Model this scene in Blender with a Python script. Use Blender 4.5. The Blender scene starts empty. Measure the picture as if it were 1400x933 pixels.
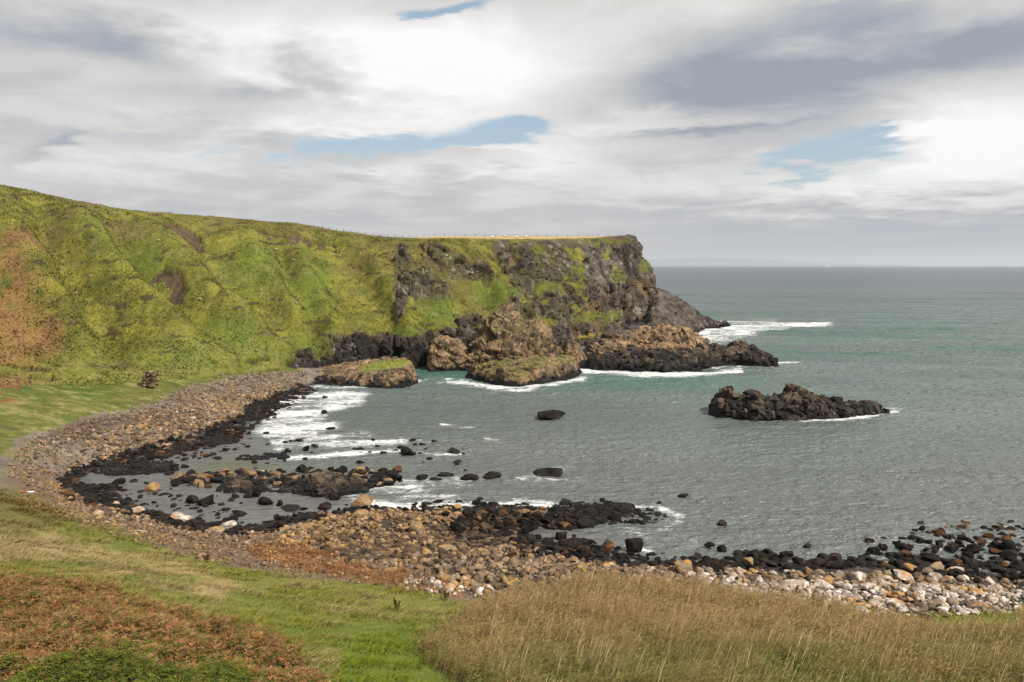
import bpy, math, random
import numpy as np

# ------------------------------------------------------------------ camera, sky, sun
F, CX, CY, HC = 1100.0, 700.0, 466.5, 30.0          # focal length in 1400-px units, centre, eye height over the sea
PITCH = math.atan((CY - 363.0) / F)
scn = bpy.context.scene
COL = scn.collection
cd = bpy.data.cameras.new('camera'); cam = bpy.data.objects.new('camera', cd); COL.objects.link(cam)
cam.location = (0, 0, HC); cam.rotation_euler = (math.radians(90) - PITCH, 0, 0)
cd.sensor_width = 36; cd.lens = 36 * F / 1400; cd.clip_start = 0.5; cd.clip_end = 120000
scn.camera = cam
scn.view_settings.view_transform = 'Standard'; scn.view_settings.look = 'None'
scn.view_settings.gamma = 1; scn.view_settings.exposure = 0.42
scn.view_settings.use_curve_mapping = False
scn.cycles.use_denoising = True; scn.cycles.sample_clamp_direct = 3; scn.cycles.sample_clamp_indirect = 2
scn.cycles.max_bounces = 5; scn.cycles.volume_bounces = 0
SUN_EL, SUN_AZ = math.radians(46), math.radians(128)   # azimuth clockwise from +Y (the view direction)
sd = bpy.data.lights.new('sun', 'SUN'); sd.energy = 4.9; sd.angle = math.radians(4); sd.color = (1, .94, .84)
so = bpy.data.objects.new('sun', sd); COL.objects.link(so)
so.rotation_euler = (math.radians(90) - SUN_EL, 0, -SUN_AZ + math.pi)
so.location = (0, -20, 90)

def px_dir(px, py):
    """direction (az, el) of a photograph pixel"""
    x, y, z = (px - CX) / F, 1.0, (CY - py) / F
    c, s = math.cos(PITCH), math.sin(PITCH)
    Y, Z = y * c + z * s, -y * s + z * c
    return math.atan2(x, Y), math.atan2(Z, math.hypot(x, Y))

class NT:
    def __init__(s, tree): s.t = tree; s.n = tree.nodes; s.l = tree.links
    def new(s, typ, **kw):
        n = s.n.new(typ)
        for k, v in kw.items(): setattr(n, k, v)
        return n
    def set(s, sock, v):
        if isinstance(v, bpy.types.NodeSocket): s.l.new(v, sock)
        else:
            if hasattr(sock.default_value, '__len__') and not hasattr(v, '__len__'): v = [v] * len(sock.default_value)
            if hasattr(v, '__len__') and len(v) == 3 and len(sock.default_value) == 4: v = (*v, 1)
            sock.default_value = v
    def m(s, op, a, b=None, c=None, clamp=False):
        n = s.new('ShaderNodeMath', operation=op, use_clamp=clamp)
        for i, v in enumerate((a, b, c)):
            if v is not None: s.set(n.inputs[i], v)
        return n.outputs[0]
    def vm(s, op, a, b=None):
        n = s.new('ShaderNodeVectorMath', operation=op); s.set(n.inputs[0], a)
        if b is not None: s.set(n.inputs[1], b)
        return n.outputs[0]
    def mix(s, f, a, b, blend='MIX'):
        n = s.new('ShaderNodeMix', data_type='RGBA', blend_type=blend)
        s.set(n.inputs[0], f); s.set(n.inputs[6], a); s.set(n.inputs[7], b); return n.outputs[2]
    def noise(s, vec, scale, detail=4, rough=.55, dist=0.0):
        n = s.new('ShaderNodeTexNoise'); s.set(n.inputs['Vector'], vec)
        n.inputs['Scale'].default_value = scale; n.inputs['Detail'].default_value = detail
        n.inputs['Roughness'].default_value = rough; n.inputs['Distortion'].default_value = dist
        return n.outputs[0]
    def ramp(s, v, a, b):
        n = s.new('ShaderNodeMapRange', interpolation_type='SMOOTHSTEP'); s.set(n.inputs[0], v)
        n.inputs[1].default_value = a; n.inputs[2].default_value = b
        return n.outputs[0]
    def comb(s, x, y, z):
        n = s.new('ShaderNodeCombineXYZ'); s.set(n.inputs[0], x); s.set(n.inputs[1], y); s.set(n.inputs[2], z); return n.outputs[0]

def build_world():
    w = bpy.data.worlds.new('World'); scn.world = w; w.use_nodes = True
    t = NT(w.node_tree); t.n.clear()
    sky = t.new('ShaderNodeTexSky', sky_type='NISHITA'); sky.sun_disc = False
    sky.sun_elevation = SUN_EL; sky.sun_rotation = SUN_AZ; sky.altitude = 30
    tc = t.new('ShaderNodeTexCoord'); v = tc.outputs['Generated']
    sp = t.new('ShaderNodeSeparateXYZ'); t.l.new(v, sp.inputs[0])
    az = t.m('ARCTAN2', sp.outputs[0], sp.outputs[1]); el = t.m('ARCSINE', sp.outputs[2])
    # cloud-deck coordinates: the clouds lie on a layer overhead, so they flatten towards the horizon
    den = t.m('ADD', t.m('ABSOLUTE', sp.outputs[2]), .10)
    deck = t.comb(t.m('DIVIDE', sp.outputs[0], den), t.m('DIVIDE', sp.outputs[1], den), 0.0)
    n1 = t.noise(deck, .55, 7, .56, .3)
    n2 = t.noise(t.vm('ADD', deck, (7.3, 2.1, 0)), 1.5, 6, .58, .4)
    n3 = t.noise(t.vm('ADD', deck, (1.3, 9.1, 3)), 4.5, 5, .55)
    wob = t.m('MULTIPLY', t.m('SUBTRACT', n2, .5), .13)
    wob2 = t.m('MULTIPLY', t.m('SUBTRACT', n3, .5), .07)
    azw = t.m('ADD', t.m('ADD', az, t.m('MULTIPLY', wob, 2.2)), wob2)
    elw = t.m('ADD', t.m('ADD', el, t.m('MULTIPLY', wob, .55)), t.m('MULTIPLY', wob2, .6))
    def blobs(lst):
        tot = None
        for (px, py, rx, ry, amp, tilt) in lst:
            a0, e0 = px_dir(px, py); a1 = px_dir(px + rx, py)[0] - a0; e1 = ry / F
            dx = t.m('SUBTRACT', azw, a0); dy = t.m('SUBTRACT', t.m('SUBTRACT', elw, e0), t.m('MULTIPLY', dx, tilt))
            q = t.m('ADD', t.m('POWER', t.m('ABSOLUTE', t.m('DIVIDE', dx, a1)), 2.0), t.m('POWER', t.m('ABSOLUTE', t.m('DIVIDE', dy, e1)), 2.0))
            g = t.m('MULTIPLY', t.m('EXPONENT', t.m('MULTIPLY', q, -1.0)), amp)
            tot = g if tot is None else t.m('ADD', tot, g)
        return tot
    lum = blobs([(600, 95, 190, 55, .52, -.05), (300, 30, 260, 16, .14, 0), (130, 92, 170, 14, .13, 0),
                 (1330, 185, 170, 60, .46, .05), (1130, 262, 260, 24, .20, 0), (560, 185, 230, 16, .20, -.1),
                 (760, 205, 150, 26, .16, .2), (620, 228, 160, 12, .12, 0), (150, 215, 160, 20, .05, 0), (860, 170, 200, 14, .12, 0),
                 (1120, 100, 350, 52, -.24, .05), (900, 130, 190, 30, -.13, 0), (1330, 55, 200, 40, -.10, 0), (1050, 20, 220, 22, -.06, 0),
                 (150, 65, 190, 20, -.16, 0), (330, 118, 190, 20, -.15, 0), (930, 184, 130, 6, -.20, .03),
                 (60, 205, 30, 14, -.16, .5), (1200, 300, 330, 28, -.20, 0), (1150, 345, 450, 20, -.10, 0), (300, 285, 420, 40, -.05, 0)])
    gap = blobs([(555, 200, 200, 19, 1.0, .12), (690, 176, 46, 22, .8, .15), (250, 190, 200, 10, .45, 0), (470, 196, 80, 12, .4, 0),
                 (1130, 212, 80, 26, 1.25, 0), (1195, 186, 40, 12, .8, 0), (590, 18, 75, 8, .95, .08)])
    L = t.m('ADD', t.m('ADD', .665, lum), t.m('ADD', t.m('MULTIPLY', t.m('SUBTRACT', n1, .5), .26), t.m('ADD', t.m('MULTIPLY', t.m('SUBTRACT', n2, .5), .20), t.m('MULTIPLY', t.m('SUBTRACT', n3, .5), .14))))
    L = t.m('ADD', L, t.m('ADD', t.m('MULTIPLY', t.m('SUBTRACT', t.ramp(n2, .45, .58), .5), .08), t.m('MULTIPLY', t.m('SUBTRACT', t.ramp(n1, .46, .56), .5), .05)))
    L = t.m('ADD', t.m('MULTIPLY', L, t.ramp(el, -.02, .13)), t.m('MULTIPLY', t.m('ADD', .58, t.m('MULTIPLY', lum, .6)), t.m('SUBTRACT', 1.0, t.ramp(el, -.02, .13))))
    L = t.m('MINIMUM', t.m('MAXIMUM', L, .38), 1.0)
    # dark cloud is bluer than bright cloud
    cloud = t.mix(t.ramp(L, .38, .64), (.86, .94, 1.08, 1), (1.0, .985, .975, 1))
    cloud = t.vm('MULTIPLY', cloud, t.comb(L, L, L))
    gm = t.ramp(t.m('ADD', gap, t.m('MULTIPLY', t.m('SUBTRACT', n3, .5), 1.3)), .32, .95)
    blue = t.mix(.30, t.vm('MULTIPLY', sky.outputs[0], (.105, .105, .105)), (.58, .76, .87, 1))
    c = t.mix(t.m('MULTIPLY', gm, .95), cloud, blue)
    low = t.ramp(el, -.02, -.06)
    c = t.mix(low, c, (.20, .22, .22, 1))
    bg = t.new('ShaderNodeBackground'); t.l.new(c, bg.inputs[0]); bg.inputs[1].default_value = 0.76
    out = t.new('ShaderNodeOutputWorld'); t.l.new(bg.outputs[0], out.inputs[0])
build_world()

# ------------------------------------------------------------------ projection helpers
CP, SP = math.cos(PITCH), math.sin(PITCH)
def ray(px, py):
    x = (np.asarray(px, float) - CX) / F; z = (CY - np.asarray(py, float)) / F
    return x, CP + z * SP, -SP + z * CP
def at_z(px, py, z=0.0):
    x, y, w = ray(px, py); k = (z - HC) / w
    return np.stack(np.broadcast_arrays(x * k, y * k, np.asarray(z, float) + 0 * k), -1)
def at_y(px, py, Y):
    x, y, w = ray(px, py); k = Y / y
    return np.stack(np.broadcast_arrays(x * k, y * k, HC + w * k), -1)
def proj(P):
    X, Y, Z = P[..., 0], P[..., 1], P[..., 2] - HC
    d = np.maximum(Y * CP - Z * SP, 1e-3)
    return CX + F * X / d, CY - F * (Y * SP + Z * CP) / d

# ------------------------------------------------------------------ noise
def _h(ix, iy, iz, s):
    h = (ix.astype(np.int64) * 374761393 + iy.astype(np.int64) * 668265263 + iz.astype(np.int64) * 2147483647 % 1274126177 + s * 974634777) & 0xffffffff
    h = ((h ^ (h >> 13)) * 1274126177) & 0xffffffff
    h = ((h ^ (h >> 16)) * 2246822519) & 0xffffffff
    return ((h ^ (h >> 15)) & 0xffffff) / float(0xffffff)
def vnoise(P, s=0):
    f = np.floor(P).astype(np.int64); d = P - f; u = d * d * d * (d * (d * 6 - 15) + 10)
    x, y, z = f[..., 0], f[..., 1], f[..., 2]; r = 0
    for i in (0, 1):
        wx = u[..., 0] if i else 1 - u[..., 0]
        for j in (0, 1):
            wy = u[..., 1] if j else 1 - u[..., 1]
            for k in (0, 1):
                wz = u[..., 2] if k else 1 - u[..., 2]
                r = r + wx * wy * wz * _h(x + i, y + j, z + k, s)
    return r * 2 - 1
def fbm(P, sc, oc=4, g=.5, s=0, ridged=False):
    P = np.asarray(P, float) / np.asarray(sc, float); a = 1.0; r = 0; t = 0
    for o in range(oc):
        n = vnoise(P * 2.03 ** o + 17.3 * o, s + o)
        r = r + a * ((1 - 2 * np.abs(n)) if ridged else n); t += a; a *= g
    return r / t
def worley(P, sc, s=0):
    """F1, F2 and the random value of the nearest cell"""
    P = np.asarray(P, float) / np.asarray(sc, float)
    f = np.floor(P).astype(np.int64); f1 = np.full(P.shape[:-1], 9.0); f2 = f1.copy(); cid = np.zeros_like(f1)
    for i in (-1, 0, 1):
        for j in (-1, 0, 1):
            for k in (-1, 0, 1):
                x, y, z = f[..., 0] + i, f[..., 1] + j, f[..., 2] + k
                d = (x + _h(x, y, z, s) - P[..., 0]) ** 2 + (y + _h(x, y, z, s + 1) - P[..., 1]) ** 2 + (z + _h(x, y, z, s + 2) - P[..., 2]) ** 2
                near = d < f1; f2 = np.where(near, f1, np.minimum(f2, d))
                cid = np.where(near, _h(x, y, z, s + 3), cid); f1 = np.where(near, d, f1)
    return np.sqrt(f1), np.sqrt(f2), cid
def facets(P, sc, s=0, tilt=1.0):
    """broken rock: every cell is a block with its own offset and its own tilted face; returns displacement and crack distance"""
    Q = np.asarray(P, float) / np.asarray(sc, float)
    f = np.floor(Q).astype(np.int64); f1 = np.full(Q.shape[:-1], 9.0); f2 = f1.copy(); dd = np.zeros_like(f1); val = np.zeros_like(f1)
    for i in (-1, 0, 1):
        for j in (-1, 0, 1):
            for k in (-1, 0, 1):
                x, y, z = f[..., 0] + i, f[..., 1] + j, f[..., 2] + k
                h0, h1, h2 = _h(x, y, z, s), _h(x, y, z, s + 1), _h(x, y, z, s + 2)
                vx, vy, vz = Q[..., 0] - x - h0, Q[..., 1] - y - h1, Q[..., 2] - z - h2
                d = vx * vx + vy * vy + vz * vz; near = d < f1
                a, b, c, e = (_h(x, y, z, s + 3 + q) for q in range(4))
                t = (a - .5) + tilt * ((b - .5) * vx + (c - .5) * vy + (e - .7) * vz) * 1.6
                f2 = np.where(near, f1, np.minimum(f2, d)); dd = np.where(near, t, dd); val = np.where(near, b, val); f1 = np.where(near, d, f1)
    return dd, np.sqrt(f2) - np.sqrt(f1), val
def sstep(a, b, x):
    t = np.clip((x - a) / (b - a), 0, 1); return t * t * (3 - 2 * t)
def mixc(a, b, t):
    return np.asarray(a) * (1 - t[..., None]) + np.asarray(b) * t[..., None]
def in_poly(poly, x, y):
    p = np.asarray(poly, float); r = np.zeros(np.shape(x), bool); j = len(p) - 1
    for i in range(len(p)):
        c = ((p[i, 1] > y) != (p[j, 1] > y)) & (x < (p[j, 0] - p[i, 0]) * (y - p[i, 1]) / (p[j, 1] - p[i, 1] + 1e-12) + p[i, 0])
        r ^= c; j = i
    return r
def dist_line(pts, x, y, closed=False):
    p = np.asarray(pts, float); best = np.full(np.shape(x), 1e9)
    n = len(p) if closed else len(p) - 1
    for i in range(n):
        a, b = p[i], p[(i + 1) % len(p)]; ab = b - a
        t = np.clip(((x - a[0]) * ab[0] + (y - a[1]) * ab[1]) / (ab @ ab + 1e-9), 0, 1)
        best = np.minimum(best, np.hypot(x - a[0] - t * ab[0], y - a[1] - t * ab[1]))
    return best
def poly_mask(poly, x, y, soft=6, yk=1.0):
    """1 inside, 0 outside, soft edge"""
    ins = in_poly(poly, x, y); p = [(a, b * yk) for a, b in poly]
    d = dist_line(p, x, y * yk, True)
    return sstep(-soft, soft, np.where(ins, d, -d))
def ell(x, y, cx, cy, rx, ry, ang=0, soft=.35):
    c, s = math.cos(math.radians(ang)), math.sin(math.radians(ang))
    u, v = (x - cx) * c + (y - cy) * s, -(x - cx) * s + (y - cy) * c
    return sstep(1 + soft, 1 - soft, np.hypot(u / rx, v / ry))

# ------------------------------------------------------------------ mesh making
def make_mesh(name, V, Fc, col=None, mat=None, smooth=True, parent=None, extra=None):
    """V (n,3); Fc (m,k) array or list of such arrays"""
    me = bpy.data.meshes.new(name); V = np.ascontiguousarray(V, np.float32)
    Fs = Fc if isinstance(Fc, list) else [Fc]
    me.vertices.add(len(V)); me.vertices.foreach_set('co', V.ravel())
    nl = sum(f.size for f in Fs); nf = sum(len(f) for f in Fs)
    me.loops.add(nl); me.loops.foreach_set('vertex_index', np.concatenate([f.ravel() for f in Fs]).astype(np.int32))
    me.polygons.add(nf)
    tot = np.concatenate([np.full(len(f), f.shape[1]) for f in Fs]); st = np.concatenate([[0], np.cumsum(tot)[:-1]])
    me.polygons.foreach_set('loop_start', st.astype(np.int32))
    me.polygons.foreach_set('use_smooth', np.concatenate([np.full(len(f), q) for f, q in zip(Fs, smooth)]) if isinstance(smooth, list) else np.full(nf, smooth))
    if col is not None:
        a = me.attributes.new('Col', 'FLOAT_COLOR', 'POINT'); c = np.ones((len(V), 4), np.float32); c[:, :3] = np.clip(col, 0, 1)
        a.data.foreach_set('color', c.ravel())
    for k, arr in (extra or {}).items():
        a = me.attributes.new(k, 'FLOAT', 'POINT'); a.data.foreach_set('value', np.ascontiguousarray(arr, np.float32))
    me.update(calc_edges=True)
    if mat: me.materials.append(mat)
    o = bpy.data.objects.new(name, me); COL.objects.link(o)
    if parent: o.parent = parent
    return o
def grid_faces(nr, nc, wrap=False):
    i = np.arange(nr - 1)[:, None] * nc; c = np.arange(nc if wrap else nc - 1)[None, :]; c2 = (c + 1) % nc
    return np.stack([i + c, i + c2, i + nc + c2, i + nc + c], -1).reshape(-1, 4)
def grid_normals(P):
    du = np.gradient(P, axis=1); dv = np.gradient(P, axis=0); n = np.cross(du, dv)
    return n / (np.linalg.norm(n, axis=-1, keepdims=True) + 1e-9)
def tag(o, label=None, cat=None, group=None, kind=None):
    for k, v in (('label', label), ('category', cat), ('group', group), ('kind', kind)):
        if v: o[k] = v
    return o

# ------------------------------------------------------------------ materials
def mat_land(name, scale, bump, rough=.9, contrast=.55, vor=0.0, spec=.25, fine=1.0):
    m = bpy.data.materials.new(name); m.use_nodes = True; t = NT(m.node_tree); t.n.clear()
    g = t.new('ShaderNodeNewGeometry').outputs['Position']
    a = t.new('ShaderNodeAttribute', attribute_name='Col').outputs['Color']
    n1 = t.noise(g, scale, 6, .65); n2 = t.noise(t.vm('ADD', g, (31, 7, 3)), scale * 4.3, 4, .6)
    f = t.m('ADD', 1 - contrast, t.m('MULTIPLY', n1, contrast * 2.0 * .6))
    f = t.m('ADD', f, t.m('MULTIPLY', t.m('SUBTRACT', n2, .5), contrast * 1.4))
    f = t.m('ADD', f, contrast * .4)
    c = t.vm('MULTIPLY', a, t.comb(f, f, f))
    h = t.m('ADD', n1, t.m('MULTIPLY', n2, .35 * fine))
    if vor:
        v = t.new('ShaderNodeTexVoronoi', feature='DISTANCE_TO_EDGE'); t.set(v.inputs['Vector'], t.vm('ADD', g, t.vm('MULTIPLY', t.comb(n1, n2, n1), (1.2 / vor,) * 3)))
        v.inputs['Scale'].default_value = vor
        e = t.ramp(v.outputs['Distance'], 0.0, .12); h = t.m('ADD', h, t.m('MULTIPLY', e, .6))
    b = t.new('ShaderNodeBump'); b.inputs['Distance'].default_value = bump; b.inputs['Strength'].default_value = 1; t.l.new(h, b.inputs['Height'])
    p = t.new('ShaderNodeBsdfPrincipled'); t.l.new(c, p.inputs['Base Color']); t.l.new(b.outputs[0], p.inputs['Normal'])
    p.inputs['Roughness'].default_value = rough; p.inputs['Specular IOR Level'].default_value = spec
    o = t.new('ShaderNodeOutputMaterial'); t.l.new(p.outputs[0], o.inputs[0]); return m
M_GROUND = mat_land('ground_cover', 1.6, .22, contrast=.6)
M_HILL = mat_land('hill_cover', .8, .45, contrast=.6)
M_CLIFF = mat_land('basalt_cliff', .9, .35, contrast=.6, vor=.0)
M_ROCK = mat_land('weathered_rock', 2.4, .20, contrast=.75)
M_BLACK = mat_land('wet_seaweed_rock', 4.0, .12, rough=.6, contrast=.5, spec=.06)

def mat_leaf(name, rough=.75, trans=.25, bend=.55, up=(.1, -.25, 1.0)):
    m = bpy.data.materials.new(name); m.use_nodes = True; t = NT(m.node_tree); t.n.clear()
    a = t.new('ShaderNodeAttribute', attribute_name='Col').outputs['Color']
    g = t.new('ShaderNodeNewGeometry').outputs['Position']
    f = t.m('ADD', .55, t.m('MULTIPLY', t.noise(g, 3.0, 2), .9)); c = t.vm('MULTIPLY', a, t.comb(f, f, f))
    ng = t.vm('SCALE', t.new('ShaderNodeNewGeometry').outputs['Normal']); ng.node.inputs['Scale'].default_value = 1 - bend
    nv = t.vm('NORMALIZE', t.vm('ADD', ng, tuple(u * bend for u in up)))   # blades in a sward share its lie
    d = t.new('ShaderNodeBsdfDiffuse'); t.l.new(c, d.inputs[0]); t.l.new(nv, d.inputs['Normal'])
    r = t.new('ShaderNodeBsdfTranslucent'); t.l.new(c, r.inputs[0])
    x = t.new('ShaderNodeMixShader'); x.inputs[0].default_value = trans; t.l.new(d.outputs[0], x.inputs[1]); t.l.new(r.outputs[0], x.inputs[2])
    o = t.new('ShaderNodeOutputMaterial'); t.l.new(x.outputs[0], o.inputs[0]); return m
M_LEAF = mat_leaf('blades')
M_TURF = mat_leaf('turf_blades', trans=.1, bend=.85, up=(.35, -.5, .8))

def mat_plain(name, c, rough=.8):
    m = bpy.data.materials.new(name); m.use_nodes = True; t = NT(m.node_tree); t.n.clear()
    g = t.new('ShaderNodeNewGeometry').outputs['Position']
    n = t.noise(g, 6.0, 4); k = t.mix(n, tuple(v * .75 for v in c) + (1,), tuple(min(1, v * 1.2) for v in c) + (1,))
    p = t.new('ShaderNodeBsdfPrincipled'); t.l.new(k, p.inputs['Base Color']); p.inputs['Roughness'].default_value = rough
    o = t.new('ShaderNodeOutputMaterial'); t.l.new(p.outputs[0], o.inputs[0]); return m

def mat_water():
    m = bpy.data.materials.new('sea_water'); m.use_nodes = True; t = NT(m.node_tree); t.n.clear()
    g = t.new('ShaderNodeNewGeometry').outputs['Position']
    a = t.new('ShaderNodeAttribute', attribute_name='Col').outputs['Color']
    fo = t.new('ShaderNodeAttribute', attribute_name='foam').outputs['Fac']
    calm = t.new('ShaderNodeAttribute', attribute_name='calm').outputs['Fac']
    gs = t.vm('MULTIPLY', g, (.55, 1.0, 1.0))
    w1 = t.noise(gs, .95, 3, .6, .2); w2 = t.noise(gs, 1.3, 5, .66, .5); w3 = t.noise(t.vm('MULTIPLY', g, (.22, 1, 1)), .035, 4, .6, .6)
    w0 = t.noise(t.vm('MULTIPLY', g, (.3, 1.0, 1.0)), .22, 2, .5, .1)
    h = t.m('ADD', t.m('MULTIPLY', w0, .9), t.m('ADD', t.m('MULTIPLY', w1, 1.0), t.m('MULTIPLY', w2, .10)))
    h = t.m('MULTIPLY', h, t.m('MULTIPLY', t.m('SUBTRACT', 1.0, t.m('MULTIPLY', calm, .7)), t.m('ADD', .25, t.m('MULTIPLY', w3, 1.5))))
    b = t.new('ShaderNodeBump'); b.inputs['Distance'].default_value = 1.25; b.inputs['Strength'].default_value = 1; t.l.new(h, b.inputs['Height'])
    gf = t.vm('MULTIPLY', g, (.38, 1.0, 1.0))
    f1 = t.noise(gf, .62, 6, .74, 1.4); f2 = t.noise(gf, 2.4, 5, .7, .8)
    fn = t.m('ADD', t.m('MULTIPLY', t.m('SUBTRACT', f1, .5), 1.9), t.m('MULTIPLY', t.m('SUBTRACT', f2, .5), 2.0))
    fm = t.m('MULTIPLY', t.ramp(t.m('ADD', fn, fo), .60, 1.38), t.ramp(fo, .02, .2))
    # whitecaps of the open sea
    capn = t.noise(t.vm('MULTIPLY', g, (.35, 1, 1)), .28, 5, .7)
    cap = t.m('MULTIPLY', t.ramp(capn, .725, .76), .5)
    fm = t.m('MAXIMUM', fm, cap)
    k = t.m('ADD', .55, t.m('MULTIPLY', w3, .9))
    c = t.vm('MULTIPLY', a, t.comb(k, k, k))
    c = t.mix(fm, c, (.66, .67, .66, 1))
    p = t.new('ShaderNodeBsdfPrincipled'); t.l.new(c, p.inputs['Base Color']); t.l.new(b.outputs[0], p.inputs['Normal'])
    t.l.new(t.m('ADD', .28, t.m('MULTIPLY', fm, .5)), p.inputs['Roughness']); p.inputs['IOR'].default_value = 1.333
    t.l.new(t.m('SUBTRACT', .5, t.m('MULTIPLY', fm, .4)), p.inputs['Specular IOR Level'])
    o = t.new('ShaderNodeOutputMaterial'); t.l.new(p.outputs[0], o.inputs[0]); return m
M_WATER = mat_water()

def ico(sub):
    import bmesh
    bm = bmesh.new(); bmesh.ops.create_icosphere(bm, subdivisions=sub, radius=1)
    V = np.array([v.co[:] for v in bm.verts]); T = np.array([[v.index for v in f.verts] for f in bm.faces]); bm.free(); return V, T
ICO = {k: ico(k) for k in (1, 2, 3, 4)}

def block_shapes(n=14):
    out = []
    for q in range(n):
        r = np.random.RandomState(4000 + q); V = ICO[2][0].copy()
        N = np.concatenate([np.eye(3), -np.eye(3), r.normal(size=(4, 3))]) + r.normal(0, .22, (10, 3)); N /= np.linalg.norm(N, axis=1, keepdims=True); D = np.concatenate([r.uniform(.42, .62, 6), r.uniform(.5, .8, 4)])
        for _ in range(2):
            for nrm, dd in zip(N, D):
                u = V @ nrm; V = V - np.where(u > dd, u - dd, 0)[:, None] * nrm
        out.append(V / .55)
    return out
def merge(parts):
    V, Fq, C, off = [], [], [], 0
    for v, f, c in parts: V.append(v); Fq.append(f + off); C.append(c); off += len(v)
    return np.concatenate(V), np.concatenate(Fq), np.concatenate(C)
BLOCKS = block_shapes()
def add_blocks(P, nrm, c, mask, count, size, aspect, seed, sink=.25, tint=.35, face=0.0):
    """angular joint blocks bedded in a rock face"""
    r = np.random.RandomState(seed); idx = np.argwhere(mask); pick = idx[r.randint(0, len(idx), count)]; T = ICO[2][1]; m = len(BLOCKS[0]); Vs = []; Cs = []
    for i, j in pick:
        sz = size * np.exp(r.normal(0, .38)); d = np.array([sz * r.uniform(.8, 1.3), sz * r.uniform(.7, 1.1), sz * aspect * r.uniform(.7, 1.2)])
        V = BLOCKS[r.randint(len(BLOCKS))] * (d / 2); t = r.normal(0, .16, 2); a = r.uniform(0, 6.28)
        cc, ss = math.cos(t[0]), math.sin(t[0]); V = V @ np.array([[1, 0, 0], [0, cc, ss], [0, -ss, cc]])
        cc, ss = math.cos(t[1]), math.sin(t[1]); V = V @ np.array([[cc, 0, -ss], [0, 1, 0], [ss, 0, cc]])
        cc, ss = math.cos(a), math.sin(a); V = V @ np.array([[cc, ss, 0], [-ss, cc, 0], [0, 0, 1]])
        Vs.append(V + P[i, j] - nrm[i, j] * sink * sz); Cs.append(np.repeat((c[i, j] * r.uniform(1 - tint, 1 + tint))[None], m, 0))
    F_ = (T[None] + (np.arange(count) * m)[:, None, None]).reshape(-1, 3)
    return np.concatenate(Vs), F_, np.concatenate(Cs)

# ------------------------------------------------------------------ low ground: heights from surveyed points
CTRL = [  # photo pixel, height above the sea
 (440,522,0),(405,536,0),(385,546,0),(350,562,0),(325,580,0),(285,600,0),(235,613,0),(170,628,0),(120,642,0),(98,656,0),(115,672,0),(150,690,0),
 (200,700,0),(250,714,0),(285,724,0),(335,722,0),(400,708,0),(450,700,0),(490,694,0),(560,697,0),(640,698,0),(730,700,0),(800,704,0),
 (740,722,0),(690,733,-.15),(640,742,-.15),(700,742,-.2),(760,745,-.3),(800,752,0),(860,768,0),(930,768,0),(1000,768,0),(1100,772,0),(1250,778,0),(1400,783,0),(1500,786,0),(1700,790,0),
 (500,610,-2.2),(700,600,-4),(900,650,-4),(1100,690,-3),(1300,660,-3),(600,550,-4),(900,560,-5),(1400,730,-.6),(1300,740,-.5),(1150,750,-.6),(1000,740,-1),(1500,700,-2),(1800,700,-3),
 (450,560,-1),(700,670,-1.6),(300,640,-.7),(400,640,-1.2),(340,705,-.5),(420,690,-.5),(200,660,-.5),(580,680,-1),(860,730,-.7),(820,690,-1),(480,540,-1.2),(600,520,-2.5),(800,520,-4),(1100,480,-8),
 (330,517,3.6),(250,545,3.4),(300,560,1.7),(200,590,1.8),(120,612,2.0),(60,625,3.0),(30,650,3.0),(90,680,1.6),(60,670,2.6),(180,712,1.3),(380,520,2.2),(420,508,2.2),(400,524,1.0),
 (0,590,4.4),(100,568,4.4),(200,540,4.8),(0,545,7.0),(100,535,6.3),(300,512,4.6),(-200,600,6),(-400,650,10),(-200,700,8),(-400,560,12),
 (0,668,4.6),(0,685,5.6),(60,700,5.0),(120,715,4.0),(200,737,3.6),(300,765,3.5),(450,792,3.5),(600,815,3.8),
 (0,730,6.4),(0,800,9.0),(150,780,6.0),(250,850,8.0),(120,850,9.5),(0,900,11.5),(200,930,10.5),(330,850,6.6),(350,920,8.6),(450,933,8.0),(480,880,6.6),(400,820,5.0),
 (640,933,7.4),(640,880,5.6),(550,850,5.0),(740,830,3.6),(830,812,3.2),(960,822,3.0),(1100,840,3.1),(1250,862,3.2),(1400,860,3.2),(1400,933,6.6),(1000,933,6.8),(1200,933,6.8),(1000,880,4.8),(1300,900,4.8),(800,880,5.2),
 (1600,860,4),(1600,940,7),(1800,900,6),
 (900,790,2.2),(700,790,2.5),(800,790,2.2),(600,770,1.9),(500,762,1.8),(400,752,2.2),(300,745,2.2),(230,728,1.8),(1000,795,1.8),(1200,812,2.2),(1400,825,2.4),(1100,800,1.8),(1300,805,1.6),(1500,830,2.5),
 (490,718,1.5),(440,722,1.2),(560,722,1.2),(620,712,.8),(680,712,.5),(740,708,.4),(600,742,.7),(540,748,1.0),(780,770,.9),(700,765,1.3),
]
cp = np.array([at_z(a, b, z) for a, b, z in CTRL])
near = [(x, y, z) for y, z in ((-30, 30), (-12, 29.0), (0, 28.2), (8, 22.5), (18, 16.0), (28, 11.2)) for x in (-60, -30, -12, 0, 12, 30, 60)]
far = [(x, 420, -14) for x in (-100, 0, 150, 300)] + [(200, 200, -8), (300, 120, -6), (150, 120, -5), (-160, 100, 22), (-160, 40, 30), (-120, 60, 20), (160, 40, 6), (160, 70, 1), (260, 60, 2)]
cp = np.concatenate([cp, np.array(near + far, float)])
RC = 3.0
def _phi(d2): return -np.sqrt(d2 + RC * RC)
_A = _phi(((cp[:, None, :2] - cp[None, :, :2]) ** 2).sum(-1)); _n = len(cp)
_M = np.zeros((_n + 1, _n + 1)); _M[:_n, :_n] = _A - 0.25 * np.eye(_n); _M[:_n, _n] = 1; _M[_n, :_n] = 1
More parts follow.
